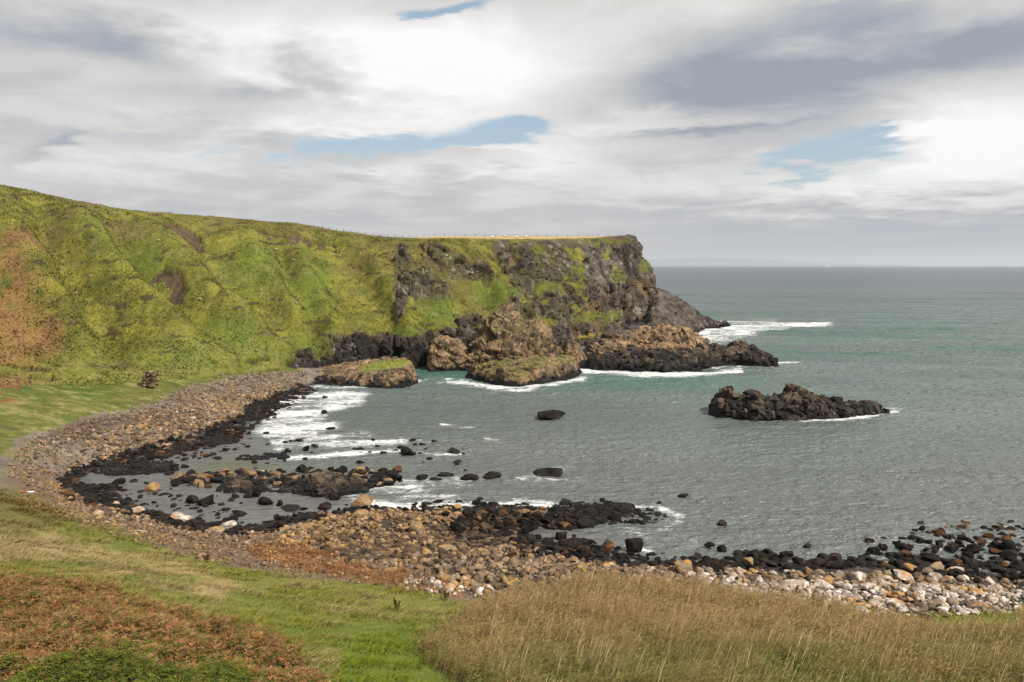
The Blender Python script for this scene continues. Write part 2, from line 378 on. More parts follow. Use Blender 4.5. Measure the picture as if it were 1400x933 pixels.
_w = np.linalg.solve(_M, np.append(cp[:, 2], 0))
FOOT = np.array([(-500, 105), (-200, 118), (0, 138), (100, 148), (200, 163), (300, 182), (400, 206), (450, 226), (560, 232), (650, 250), (760, 300), (900, 372), (1400, 900)], float)
def G(X, Y):
    sh = np.shape(X); X = np.ravel(X); Y = np.ravel(Y); r = np.empty(len(X))
    for i in range(0, len(X), 60000):
        s = slice(i, i + 60000); d2 = (X[s, None] - cp[None, :, 0]) ** 2 + (Y[s, None] - cp[None, :, 1]) ** 2
        r[s] = _phi(d2) @ _w[:_n] + _w[_n]
    P = np.stack([X, Y, 0 * X], -1)
    r = r + .22 * fbm(P, 7, 3, s=3) + .07 * fbm(P, 1.6, 3, s=9)
    pxh = CX + F * X / np.maximum(Y, 1)
    r = r - 14 * sstep(8, 40, Y - np.interp(pxh, FOOT[:, 0], FOOT[:, 1])) * (Y > 60)
    return r.reshape(sh)

# zone outlines on the ground (photo pixels)
P_MEADOW = [(-600,480),(430,480),(425,500),(385,507),(330,512),(270,526),(235,536),(215,552),(150,563),(90,578),(55,590),(20,600),(-20,640),(-600,650)]
P_NEARGRASS = [(-600,668),(0,672),(50,680),(95,705),(115,716),(190,734),(260,762),(330,778),(420,790),(520,800),(600,812),(640,822),(720,812),(830,800),(960,812),(1090,832),(1150,828),(1260,838),(1400,832),(2200,830),(2200,1600),(-600,1600)]
P_REED = [(640,945),(590,905),(575,888),(610,862),(660,834),(730,815),(830,806),(960,818),(1100,836),(1220,858),(1300,872),(1400,866),(1700,860),(1700,1300),(640,1300)]
P_BRACKEN = [(-500,770),(0,792),(60,798),(130,810),(220,834),(300,858),(400,893),(440,925),(455,980),(400,1300),(-500,1300)]
P_BLONDE = [(-100,712),(60,722),(120,735),(230,758),(330,800),(300,830),(200,805),(60,775),(-100,765)]
P_RUSTY = [(330,745),(380,740),(440,748),(480,765),(560,776),(620,795),(640,815),(600,812),(500,795),(420,782),(360,765)]
def ground_colors(P):
    px, py = proj(P); z = P[..., 2]
    wx = 14 * fbm(P, 9, 3, s=40); wy = 5 * fbm(P, 7, 3, s=41) + 5 * fbm(P, 2.0, 3, s=42)
    x, y = px + wx, py + wy
    n1, n2, n3 = fbm(P, 3.2, 4, s=50), fbm(P, 10, 3, s=51), fbm(P, .9, 2, s=52)
    peb = worley(P, (.5, .5, .5), 60)
    c = mixc((.105, .085, .068), (.20, .165, .13), np.clip(.5 + n1 * .8, 0, 1))       # shingle
    c = c * (.75 + .5 * peb[2][..., None])
    fine = poly_mask([(40,640),(110,660),(150,690),(260,722),(420,730),(520,760),(600,790),(640,820),(420,795),(260,765),(100,715),(30,690),(0,660)], x, y, 6)
    c = mixc(c, (.13, .088, .066), fine * .75)
    wrack = poly_mask([(60,590),(110,575),(180,568),(230,562),(200,580),(130,592),(70,602)], x, y, 6); c = mixc(c, (.07, .042, .03), wrack * .8)
    wet = sstep(.85, .25, z + .5 * n1)
    c = mixc(c, (.014, .013, .012), wet)
    gap_shade = np.maximum(poly_mask([(380,745),(400,722),(440,705),(480,696),(560,700),(740,700),(800,704),(720,735),(760,760),(940,765),(960,795),(820,798),(720,806),(640,812),(600,800),(540,785),(470,765)], x, y, 6), poly_mask([(870,765),(1500,780),(1500,845),(1300,842),(1150,838),(1000,812),(880,795)], x, y, 6)); c = mixc(c, (.030, .024, .018), gap_shade * .85)  # shade in the gaps between boulders, painted into the ground colour
    rust = poly_mask(P_RUSTY, x, y, 6); c = mixc(c, (.24, .105, .045), rust * sstep(-.4, .3, n1 + .3))
    gm = np.maximum(poly_mask(P_MEADOW, x, y, 3), poly_mask(P_NEARGRASS, x, y, 3))
    gc = mixc((.095, .125, .016), (.16, .155, .035), np.clip(.5 + n1 + .3 * n3, 0, 1))
    gc = mixc(gc, (.075, .12, .012), sstep(0, .5, n2) * .6)
    gc = mixc(gc, (.30, .22, .10), poly_mask(P_BLONDE, x, y, 10) * sstep(-.35, .35, n1))
    olive = poly_mask([(-100,668),(0,672),(60,685),(110,712),(60,724),(-100,712)], x, y, 6); gc = mixc(gc, (.12, .095, .03), olive * .8)
    mott = fbm(P, (2.6, 1.2, 2), 4, s=53, g=.65); mead = poly_mask(P_MEADOW, x, y, 3); gc = gc * (1 + .55 * mott * mead)[..., None]; gc = gc * (1 - .22 * mead)[..., None]; gc = mixc(gc, (.24, .19, .09), sstep(.10, .4, mott) * mead * .7); gc = mixc(gc, (.06, .045, .02), sstep(.28, .45, -mott + .3 * n1) * mead * .6)
    lush = poly_mask([(470,880),(560,850),(600,880),(650,960),(450,960)], x, y, 12); gc = mixc(gc, (.10, .13, .014), lush * .8)
    br = poly_mask(P_BRACKEN, x, y, 6); gc = mixc(gc, (.05, .035, .014), br * .9)
    rd = poly_mask(P_REED, x, y, 6); gc = mixc(gc, (.07, .055, .022), rd * .9)
    redm = ell(x, y, -10, 535, 55, 16); gc = mixc(gc, (.16, .055, .022), redm * sstep(-.4, .3, n1))
    stub = sstep(.15, .5, n1) * ell(x, y, 60, 585, 140, 14); gc = mixc(gc, (.27, .21, .10), stub * .7)
    sparse = poly_mask([(-80,600),(60,600),(90,640),(40,665),(-80,668)], x, y, 6)
    c = mixc(c, (.12, .11, .03), sparse * sstep(-.1, .4, n1) * .8)
    gpatch = sstep(.05, .35, n1) * (poly_mask([(1130,815),(1250,805),(1400,815),(1400,850),(1200,845)], x, y, 6) + ell(x, y, 290, 742, 40, 8))
    c = mixc(c, (.11, .12, .03), np.clip(gpatch, 0, 1))
    c = mixc(c, gc, gm)
    return c, gm
def build_ground():
    az = np.concatenate([np.linspace(-78, -36, 60)[:-1], np.linspace(-36, 36, 900), np.linspace(36, 78, 60)[1:]]) * math.pi / 180
    r = np.concatenate([np.linspace(0, 30, 60)[:-1], 30 * np.exp(np.linspace(0, math.log(260 / 30), 620)), np.linspace(270, 460, 20)])
    R, A = np.meshgrid(r, az, indexing='ij'); Yw = R; X = R * np.tan(A)
    X[0] = np.tan(az) * .5
    X = np.concatenate([X[:1] * 0 + np.clip(np.tan(az), -3, 3) * 25, X]); Yw = np.concatenate([Yw[:1] * 0 - 30, Yw])
    w = sstep(30, 0, Yw); X = X * (1 - w) + w * np.clip(np.tan(A[0]), -3, 3)[None, :] * 25
    Z = G(X, Yw); P = np.stack([X, Yw, Z], -1)
    c, gm = ground_colors(P)
    P[..., 2] += gm * (.10 * fbm(P, .7, 3, s=70)) + (1 - gm) * .10 * fbm(P, .5, 2, s=71) * (Z > -.5)
    o = make_mesh('ground', P.reshape(-1, 3), grid_faces(*X.shape)[:, ::-1], c.reshape(-1, 3), M_GROUND)
    tag(o, kind='structure')
build_ground()

# ------------------------------------------------------------------ hillside and headland cliff (loft through surveyed columns)
HC_COLS = [
 [(-500,600,108),(-500,500,140),(-500,400,170),(-500,300,200),(-500,190,230)],
 [(-200,590,122),(-200,500,150),(-200,410,175),(-200,320,200),(-200,225,235)],
 [(0,556,145),(0,480,168),(0,400,188),(0,320,212),(0,254,240)],
 [(100,546,152),(100,470,178),(100,400,198),(100,330,225),(100,277,255)],
 [(200,526,168),(200,460,190),(200,400,212),(200,340,240),(200,292,275)],
 [(300,508,187),(300,455,208),(300,400,230),(300,345,258),(300,300,288)],
 [(400,500,212),(400,455,228),(400,405,248),(400,350,274),(400,308,300)],
 [(450,503,226),(450,466,233),(450,410,256),(450,355,282),(450,316,308)],
 [(500,508,230),(500,458,237),(500,410,258),(500,360,282),(500,323,306)],
 [(560,508,233),(560,452,239),(560,410,256),(560,365,278),(560,328,302)],
 [(600,503,239),(600,450,246),(600,410,262),(600,365,280),(600,329,302)],
 [(650,492,250),(650,445,260),(650,405,276),(650,365,292),(650,329,308)],
 [(700,478,270),(700,435,280),(700,400,291),(700,362,304),(700,329,318)],
 [(760,462,300),(760,425,306),(760,395,313),(760,360,321),(760,329,331)],
 [(820,452,328),(820,420,332),(820,390,338),(820,355,345),(820,327,352)],
 [(855,448,347),(855,410,351),(855,385,355),(855,350,361),(855,324,366)],
 [(874,446,358),(874,408,363),(873,380,368),(868,348,374),(862,323,379)],
 [(890,444,370),(890,406,378),(886,375,384),(874,347,387),(868,324,388)],
 [(898,442,388),(894,402,396),(892,372,402),(876,348,402),(869,325,400)],
 [(893,438,420),(886,402,420),(880,376,420),(872,348,420),(866,325,418)],
 [(860,430,480),(858,402,480),(856,376,480),(852,350,480),(848,325,478)],
 [(780,420,640),(780,402,640),(780,380,640),(780,352,640),(780,328,640)]]
BACK = [None] * len(HC_COLS)
ROCKP = [[(395,500),(410,476),(440,464),(480,460),(520,456),(560,450),(600,452),(640,452),(660,445),(700,450),(710,540),(380,540)],
         [(690,335),(720,330),(870,318),(930,330),(930,470),(690,480),(680,430),(700,400)]]
ROCKE = [(578,392,36,24,20),(548,362,12,26,10),(546,418,10,20,0),(652,378,28,12,15),(600,348,18,8,45),(690,350,12,32,-30),(625,372,12,18,-40),(700,425,16,18,0),(640,440,16,10,0),
         ]
SCARS = [(256,322,30,11,15),(234,384,30,7,38),(400,328,11,12,0),(92,290,16,5,50),(104,383,10,6,40),(592,356,26,6,45),(102,408,10,5,0),(350,320,46,4,4),(316,400,9,8,0),(330,408,14,5,60),(352,495,16,3,5),(405,500,14,4,0),
         (30,325,14,10,30),(20,262,10,4,0),(690,355,10,24,-35),(435,330,40,4,8),(245,400,10,5,50),(60,520,18,4,0)]
GREENS = [(190,365,42,40,60),(140,330,26,24,50),(662,405,30,20,20),(600,425,26,18,25),(425,470,26,16,20),(430,395,30,40,0),(845,378,10,7,0),(742,398,14,9,0),(818,434,32,8,-10),(885,362,8,12,40),(775,385,9,7,0),(785,372,7,6,0),(735,345,10,7,0),
          (350,370,40,30,0),(560,455,30,6,0),(330,475,50,20,30),(700,400,10,9,0),(830,330,40,4,0),(260,500,60,20,10)]
REDS = [(5,450,50,70,0),(10,390,34,40,0),(60,470,30,22,0),(0,530,50,14,0),(30,340,30,16,0)]
RIDGES = [([(70,268),(110,320),(165,390),(235,450),(330,505)],20,3.8),([(215,300),(240,350),(290,420),(380,490)],20,2.6),([(300,430),(360,470),(420,500)],12,1.2),([(480,325),(520,375),(550,420),(578,470)],15,1.3),([(600,332),(640,370),(660,400)],8,1.6),([(635,335),(680,400),(695,440)],8,1.8),
          ([(330,312),(350,360),(400,430)],18,1.8),([(400,320),(420,380),(450,450)],16,1.6),([(10,300),(50,390),(110,480)],20,2.2)]
GULLY = [([(150,290),(175,345),(215,400),(280,460),(345,500)],18,4.2),([(275,310),(310,380),(370,450),(420,480)],16,2.2),([(455,318),(495,380),(530,440)],15,.9),([(620,330),(665,400),(690,450)],7,1.8),([(715,335),(735,400),(760,450)],5,2.0),([(876,350),(868,400),(862,440)],4,2.5),([(665,335),(700,390)],6,1.4),
         ([(55,290),(90,360),(150,440)],14,2.0),([(380,325),(400,400),(430,450)],12,1.6),([(120,430),(180,480),(260,510)],14,1.6)]
def cr_interp(C, t):
    """Catmull-Rom through rows of C at parameters t (0..n-1)"""
    n = len(C); i = np.clip(np.floor(t).astype(int), 0, n - 2); u = (t - i)[:, None, None]
    g = lambda k: C[np.clip(i + k, 0, n - 1)]
    p0, p1, p2, p3 = g(-1), g(0), g(1), g(2)
    lin = p1 * (1 - u) + p2 * u
    cub = .5 * ((2 * p1) + (-p0 + p2) * u + (2 * p0 - 5 * p1 + 4 * p2 - p3) * u ** 2 + (-p0 + 3 * p1 - 3 * p2 + p3) * u ** 3)
    return lin * .35 + cub * .65
HILL = {}
def build_hill():
    rows = []
    for ci, col in enumerate(HC_COLS):
        pts = [at_y(a, b, Y) for a, b, Y in col]
        f = pts[0]; below = [f + np.array([0, -2, -9.0]), f + np.array([0, -.5, -3.0])]
        b = pts[-1]; px = col[-1][0]
        if ci <= 7:
            k = b[:2] / np.linalg.norm(b[:2]) * np.array([1, 1]); back = [b + np.array([k[0] * 12, k[1] * 12, .6]), b + np.array([k[0] * 60, k[1] * 60, -2]), b + np.array([k[0] * 300, k[1] * 300, -6])]
        elif ci <= 15:
            t1 = at_y(px, {8: 324, 9: 325.5}.get(ci, 323.5), b[1] + 70); back = [b + (t1 - b) * .2, t1, at_y(px, 326, b[1] + 330)]
        else:
            t1 = at_y(845, 322.5, 430 if ci < 20 else 500); back = [b + (t1 - b) * .25, t1 + (b - t1) * .12, at_y(790, 327, 560 if ci < 20 else 640)]
        rows.append(below + pts + back)
    C = np.array(rows)                                   # cols, rows, 3
    seg = []
    for i in range(len(C) - 1):
        d = np.linalg.norm(C[i + 1, 2:7] - C[i, 2:7], axis=-1).mean(); v = 3 <= i + 2 <= 19
        vis = 1.0 if 1 <= i <= 18 else .25
        px0, px1 = HC_COLS[i][2][0], HC_COLS[i + 1][2][0]
        n = int(max(8, max(abs(px1 - px0) * 1.25, d * 1.6) * vis)); seg.append(i + np.arange(n) / n)
    tc_ = np.concatenate(seg + [np.array([len(C) - 1.0])])
    B = cr_interp(C, tc_)                                # ncol, rows, 3
    rs = [np.linspace(0, 2, 8)[:-1]] + [k + np.linspace(0, 1, 76)[:-1] for k in (2, 3, 4, 5)] + [6 + np.linspace(0, 1, 14)[:-1], 7 + np.linspace(0, 1, 20)[:-1], np.linspace(8, 9, 8)]
    P = cr_interp(np.swapaxes(B, 0, 1), np.concatenate(rs))    # nr, nc, 3
    n = grid_normals(P)
    n = np.where((n[..., 2:3] < 0), -n, n)
    px, py = proj(P)
    wx = 10 * fbm(P, (14, 14, 14), 4, s=1) + 3 * fbm(P, 3, 2, s=5); wy = 7 * fbm(P, (14, 14, 10), 4, s=2) + 3 * fbm(P, 3, 2, s=6)
    x, y = px + wx, py + wy
    rr = np.arange(P.shape[0])[:, None] + 0 * px; brow = sstep(7 + 300 + 14, 7 + 300 - 4, rr)
    ft = HILL
    Rk = np.zeros(px.shape)
    for p in ROCKP: Rk = np.maximum(Rk, poly_mask(p, x, y, 4))
    for e in ROCKE: Rk = np.maximum(Rk, ell(x, y, *e))
    colp = px > 930 - 1e3
    Gr = np.zeros(px.shape)
    for e in GREENS: Gr = np.maximum(Gr, ell(x + 8 * fbm(P, 4, 3, s=15), y + 6 * fbm(P, 4, 3, s=16), *e, soft=.85))
    Sc = np.zeros(px.shape)
    for e in SCARS: Sc = np.maximum(Sc, ell(px + wx * 1.1 + 7 * fbm(P, 2.2, 3, s=7), py + wy * 1.3 + 6 * fbm(P, 2.2, 3, s=8), *e, soft=.15))
    Rd = np.zeros(px.shape)
    for e in REDS: Rd = np.maximum(Rd, ell(x, y, *e, soft=.6))
    steep = 1 - np.abs(n[..., 2])
    patch = fbm(P, (9, 9, 7), 4, s=11)
    # grass creeps over the cliff face in ledges and streaks
    veil = sstep(.04, .26, patch + .30 * (795 - x) / 130 * (x > 690) - .12) * (x < 900)
    Rk = Rk * (1 - .92 * veil * (x > 690) * (y < 445)) * (1 - Gr * .95)
    Rk *= brow
    back = sstep(930, 990, px) * 0
    # --- displacement
    d = 1.8 * fbm(P, 30, 3, s=20) + .40 * fbm(P, 7, 3, s=21) + .22 * fbm(P, 2.2, 3, s=22)
    w1 = worley(P, (4.2, 4.2, 7.5), 30); w2 = worley(P, (1.7, 1.7, 2.6), 33)
    b1, g1, u1 = facets(P + .8 * fbm(P, 3, 2, s=35)[..., None], (5.5, 5.5, 13), 300); b2, g2, u2 = facets(P, (2.2, 2.2, 4.0), 310); b3, g3, u3 = facets(P, (.9, .9, 1.3), 320)
    rd = 1.6 * fbm(P, (12, 12, 30), 3, s=24, ridged=True) + 2.6 * b1 + 1.2 * b2 + .5 * b3 - .7 * sstep(.12, 0, g1) - .3 * sstep(.12, 0, g2)
    rd *= np.where(px > 700, .62, .9) * np.interp(rr, [262, 300], [1, .12])
    rd += .7 * np.interp(rr, [262, 300], [1, 0]) * np.abs(((P[..., 2] + 2.5 * fbm(P, 30, 2, s=27)) / 7.5) % 1.0 - .5) * 2          # lava-flow ledges
    fade = np.interp(rr, [7, 70, 235, 300], [0, 1, 1, .1])
    for pl, w, a in RIDGES: d += 1.8 * a * fade * np.exp(-(dist_line(pl, px + .4 * wx, py + .4 * wy) / w / (1.2 if a > 1.9 else 1)) ** 2)
    for pl, w, a in GULLY: d -= 1.6 * a * fade * np.exp(-(dist_line(pl, px + .4 * wx, py + .4 * wy) / w / (1.2 if a > 1.9 else 1)) ** 2)
    d -= 1.9 * Sc; d += .6 * fbm(P, 13, 3, s=23, ridged=True)
    d = d * (1 - Rk) + (d * .4 + rd) * Rk
    d *= np.where(rr > 307, np.interp(rr, [307, 330, 400], [.55, .22, .15]), np.interp(rr, [270, 307], [1, .55]))
    # a small sea cave at the foot of the cliff
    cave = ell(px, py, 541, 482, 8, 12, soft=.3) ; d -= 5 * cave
    P = P + n * d[..., None]
    # --- colour
    n1, n2, n3 = fbm(P, 5, 4, s=50), fbm(P, 18, 3, s=51), fbm(P, 1.6, 3, s=52)
    g = mixc((.090, .094, .015), (.190, .176, .029), np.clip(.5 + 1.1 * n1 + .6 * n3, 0, 1))
    g = mixc(g, (.060, .045, .022), sstep(.22, .5, fbm(P, (4.5, 4.5, 3), 4, s=58)) * .55)
    g = mixc(g, (.12, .085, .028), sstep(.10, .5, n2 + .5 * n3) * .75)
    g = mixc(g, (.085, .130, .016), Gr * .62)
    g = mixc(g, (.165, .15, .05), sstep(.2, .5, fbm(P, (3, 3, 3), 3, s=57)) * .5)
    g = mixc(g, (.055, .038, .022), sstep(.34, .46, fbm(P, (6, 6, 1.7), 4, s=59)) * .8)
    g = mixc(g, mixc((.085, .105, .014), (.19, .18, .05), np.clip(.5 + n3, 0, 1)), sstep(75, 15, rr + 30 * n1) * (px < 430) * .7)
    g = mixc(g, (.20, .105, .045), Rd * sstep(-.35, .25, n1 + .2) * .85)
    g = mixc(g, (.10, .075, .03), sstep(255, 306, rr) * sstep(330, 312, rr) * sstep(-.3, .3, n2 + n1) * .65)
    g = mixc(g, (.085, .052, .035), Sc * sstep(-.6, .0, n3 + .1))
    g = g * (1 - .35 * Sc * sstep(0, .3, n3))[..., None]
    field = sstep(318, 326, rr) * (px > 480); g = mixc(g, (.36, .26, .11), field)
    rk = mixc((.018, .014, .011), (.082, .063, .047), np.clip(.5 + fbm(P, (3, 3, 5), 4, s=60), 0, 1))
    rk = mixc(rk, (.135, .115, .105), ell(x, y, 805, 365, 40, 34, soft=.8) * sstep(-.3, .3, n1) * .6)
    rk = mixc(rk, (.19, .105, .04), sstep(.1, .45, fbm(P, 6, 3, s=61)) * .45 * (x > 780) * (y > 380))
    rk = mixc(rk, (.085, .080, .028), sstep(-.2, .25, fbm(P, (6, 6, 3), 4, s=62)) * .7 * sstep(870, 700, x) * (y < 440))
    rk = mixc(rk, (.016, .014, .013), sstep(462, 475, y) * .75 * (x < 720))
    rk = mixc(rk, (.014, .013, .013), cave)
    rk = mixc(rk, (.30, .27, .24), sstep(.84, .92, w2[2]) * sstep(0, .15, w2[1] - w2[0]) * .35)
    rk = rk * (.72 + .45 * u1)[..., None] * (.8 + .4 * u2)[..., None]
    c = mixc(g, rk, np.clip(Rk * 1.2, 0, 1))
    nn = grid_normals(P); vis = (px > -20) & (px < 930) & (rr > 8) & (rr < 306)
    vis &= rr < 286
    bk = [add_blocks(P, nn, c, (Rk > .55) & vis, 2200, .85, 1.3, 71, .42, .3), add_blocks(P, nn, c, (Rk > .7) & vis & (py > 440) & (px < 720), 900, 1.1, 1.5, 72, .42, .3), add_blocks(P, nn, c, (Rk > .35) & vis, 3600, .45, 1.2, 73, .35, .5)]
    Vb, Fb, Cb = merge(bk); n0 = px.size
    o = make_mesh('hill', np.concatenate([P.reshape(-1, 3), Vb]), [grid_faces(*px.shape), Fb + n0], np.concatenate([c.reshape(-1, 3), Cb]), M_HILL, [True, False])
    o.data.materials.append(M_CLIFF)
    fr = np.concatenate([(Rk[:-1, :-1] > .5).astype(np.int32).ravel(), np.ones(len(Fb), np.int32)]); o.data.polygons.foreach_set('material_index', fr)
    tag(o, kind='structure')
    HILL.update(P=P, n=grid_normals(P), Rk=Rk, Sc=Sc, c=c, px=px, py=py, rr=rr, Rd=Rd)
build_hill()

# ------------------------------------------------------------------ sea
FOAM = [  # polyline, half width px, strength
 ([(382,552),(420,545),(470,540),(492,540)],7,1.0),([(375,570),(410,565),(450,558),(485,548)],8,.95),([(365,588),(400,588),(450,583)],9,.95),([(385,602),(430,600),(500,595)],6,.75),
 ([(380,610),(420,608),(480,608),(545,604)],4.5,.95),([(380,627),(430,625),(470,620),(520,618),(548,616)],3.5,.95),([(560,620),(600,622),(640,620)],2.6,.7),([(603,581),(622,583),(645,585)],2.2,1.0),([(665,600),(682,601)],2,.8),
 ([(560,603),(610,604),(680,604)],2.5,.45),([(405,532),(440,527),(490,530)],3,.8),([(500,529),(530,527),(560,527),(572,522)],3,.95),([(572,521),(600,516),(612,520)],2,.5),
 ([(480,668),(490,680),(510,690),(560,693),(620,690)],6,1.0),([(500,668),(540,665),(580,668)],6,.85),([(520,682),(560,680),(620,680)],5,.7),([(495,655),(560,658),(640,655)],5,.7),([(620,690),(700,691),(760,694),(800,698)],4,.95),([(700,684),(760,690),(830,695),(900,692),(915,702)],3.5,.85),
 ([(700,658),(730,650),(760,640),(775,637)],4,.75),([(725,655),(770,655),(800,650)],3.5,.65),
 ([(612,521),(640,525),(670,530),(710,533),(740,529),(760,524),(795,517)],3.5,1.0),([(630,521),(600,523)],2.5,.7),([(690,535),(750,532),(800,522)],2.5,.5),
 ([(786,506),(830,509),(870,512),(930,513),(980,510),(1010,505)],4,1.15),([(800,503),(850,506)],3,.9),([(640,487),(670,489)],3,.4),([(803,481),(830,484)],4,.9),([(745,485),(766,486)],2,1.0),
 ([(960,456),(985,450),(1010,446),(1060,445),(1135,443)],3,1.05),([(965,464),(990,458),(1040,453)],4,.9),([(975,470),(1010,464)],4,.7),([(955,447),(990,440),(1060,441)],2.5,.8),([(1040,448),(1100,446)],2.5,.6),([(1135,443),(1250,441),(1400,438)],1.2,.42),
 ([(1050,500),(1070,498),(1085,496)],3,.9),([(950,502),(990,500)],2.5,.9),
 ([(1100,574),(1130,574),(1165,572),(1200,567),(1222,562)],3,1.0),([(1200,556),(1230,557)],2.5,.8),([(1080,530),(1130,532)],2,.5),([(1150,552),(1190,550)],2,.6),([(980,570),(1010,574)],2,.5),
 ([(905,702),(930,708),(915,722),(880,728),(860,724)],6,.62),([(880,735),(920,730),(960,745)],6,.5),([(860,748),(890,752)],4,.8),([(1060,765),(1110,768),(1180,768)],4,.6),([(920,764),(1040,762)],5,.5),
 ([(1210,735),(1260,745),(1330,740),(1400,735)],10,.55),([(1200,760),(1280,757),(1400,765)],8,.5),([(1230,722),(1320,724),(1400,722)],5,.5),([(740,706),(790,715),(800,720)],4,.5),
 ([(330,590),(300,615)],6,.35),([(1130,700),(1230,690)],4,.25)]
def build_sea():
    az = np.concatenate([np.linspace(-80, -36, 40)[:-1], np.linspace(-36, 36, 760), np.linspace(36, 80, 40)[1:]]) * math.pi / 180
    r = np.concatenate([np.linspace(40, 66, 20)[:-1], 66 * np.exp(np.linspace(0, math.log(900 / 66), 640))[:-1], 900 * np.exp(np.linspace(0, math.log(26000 / 900), 150))])
    Yw, A = np.meshgrid(r, az, indexing='ij'); X = Yw * np.tan(A)
    P = np.stack([X, Yw, 0 * X], -1); px, py = proj(P)
    sheltered = sstep(130, 240, Yw) * sstep(-60, 60, X - (.0 * Yw))
    ph = Yw * .965 + X * .26 + 9 * fbm(P, (60, 60, 60), 3, s=80)
    amp = (.10 + .85 * sheltered) * sstep(1500, 700, Yw)
    grp = .5 + .9 * np.clip(fbm(P, (140, 45, 50), 2, s=82) + .3, 0, 1)
    sw = np.sin(ph * 2 * math.pi / 31); sw = np.sign(sw) * np.abs(sw) ** 1.0 + .25 * np.cos(ph * 4 * math.pi / 31)
    z = amp * grp * sw + (.34 + .16 * sheltered) * fbm(P, (5.5, 1.8, 5), 5, s=84, g=.58) * sstep(900, 500, Yw)
    calm = np.clip(poly_mask([(100,640),(240,612),(320,585),(350,600),(380,640),(440,650),(480,690),(440,705),(300,725),(150,690)], px, py, 8) * .85
                   + poly_mask([(600,735),(760,722),(860,735),(860,765),(760,755),(640,752)], px, py, 4) * .6, 0, 1)
    z *= 1 - calm
    x, y = px + 8 * fbm(P, (14, 5, 5), 3, s=85), py + 1.8 * fbm(P, (14, 5, 5), 3, s=86)
    foam = np.zeros(px.shape)
    for pl, w, a in FOAM:
        p = [(q[0], q[1] * 2.2) for q in pl]; dd = dist_line(p, x, y * 2.2) / (w * 2.2)
        foam = np.maximum(foam, a * np.exp(-dd ** 2 * .7) + .16 * a * np.exp(-dd / 3))
    for pg, a in (([(362,556),(400,540),(440,533),(492,535),(486,552),(452,566),(440,588),(430,604),(540,606),(470,612),(370,612),(352,590)], .80), ([(478,668),(520,655),(640,655),(650,668),(600,672),(660,690),(520,698)], .62), ([(960,452),(1000,443),(1120,444),(1040,456),(1010,466),(970,472)], .78), ([(1200,728),(1400,722),(1480,722),(1480,768),(1250,765),(1180,752)], .40)): foam = np.maximum(foam * .97, a * poly_mask(pg, x, y, 5, 2.2))
    foam = foam * np.clip(1.0 + 1.0 * fbm(P, (9, 3.2, 5), 4, s=89, ridged=True, g=.6), .35, 1.35)
    # colour: green over the shelving bay, slate blue further out, brown-grey in the shallows
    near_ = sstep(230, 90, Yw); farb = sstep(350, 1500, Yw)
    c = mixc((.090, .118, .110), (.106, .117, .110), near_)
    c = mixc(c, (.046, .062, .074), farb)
    grn = sstep(.05, .4, fbm(P, (70, 22, 30), 3, s=88)) * sstep(150, 220, Yw); c = mixc(c, (.058, .125, .102), grn * .45 * (1 - farb))
    crest = np.clip(sw * grp - .45, 0, 1) * sheltered * (1 - farb); c = mixc(c, (.016, .085, .060), np.clip(crest * 2.2, 0, .95))
    c = mixc(c, (.045, .115, .09), np.clip(ell(px, py, 640, 510, 90, 8, soft=.8) + ell(px, py, 880, 522, 130, 8, soft=.8), 0, 1) * .7)
    c = mixc(c, (.105, .098, .096), calm * .85)
    c = mixc(c, (.075, .085, .045), ell(px, py, 320, 640, 60, 8, soft=.6) * .6)
    P[..., 2] = z
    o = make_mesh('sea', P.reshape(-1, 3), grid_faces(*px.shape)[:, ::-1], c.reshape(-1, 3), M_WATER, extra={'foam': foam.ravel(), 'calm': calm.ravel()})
    tag(o, kind='structure')
build_sea()

# ------------------------------------------------------------------ rock colouring
def rock_color(P, kind, s=0, nz=None):
    n1, n2, n3 = fbm(P, 1.1, 3, s=100 + s), fbm(P, .35, 3, s=110 + s), fbm(P, 2.5, 3, s=120)
    if kind == 'black':
        c = mixc((.006, .0055, .0055), (.024, .020, .018), np.clip(.5 + n1, 0, 1)); c = mixc(c, (.09, .045, .015), sstep(.3, .6, n2 + .3 * n3) * .5)
    elif kind == 'rusty':
        c = mixc((.03, .022, .016), (.13, .055, .018), np.clip(.5 + 1.2 * n1, 0, 1))
    elif kind == 'umber':
        c = mixc((.030, .020, .013), (.125, .082, .048), np.clip(.5 + n1, 0, 1)); c = mixc(c, (.30, .17, .045), sstep(.3, .55, n3 + .5 * n2) * .5)
    elif kind == 'pale':
        c = mixc((.22, .165, .125), (.40, .32, .25), np.clip(.5 + n1, 0, 1)); c = mixc(c, (.56, .51, .46), sstep(.0, .3, n2 + .2 * n1)); c = mixc(c, (.36, .17, .03), sstep(.30, .5, n3 + .4 * n2) * .8)
    elif kind == 'grey':
        c = mixc((.075, .053, .036), (.235, .165, .108), np.clip(.5 + n1, 0, 1)); c = mixc(c, (.38, .32, .25), sstep(.3, .55, n2))
    elif kind == 'orange':
        c = mixc((.16, .12, .08), (.26, .20, .14), np.clip(.5 + n1, 0, 1))
        c = mixc(c, (.38, .21, .05), .9 * sstep(-.05, .35, n2 + .3 * n1 + (0 if nz is None else .5 * (nz - .4))))
    else:   # tan
        c = mixc((.095, .058, .030), (.290, .185, .098), np.clip(.5 + n1, 0, 1)); c = mixc(c, (.34, .20, .06), sstep(.15, .5, n3 + .5 * n2) * .55)
    return c

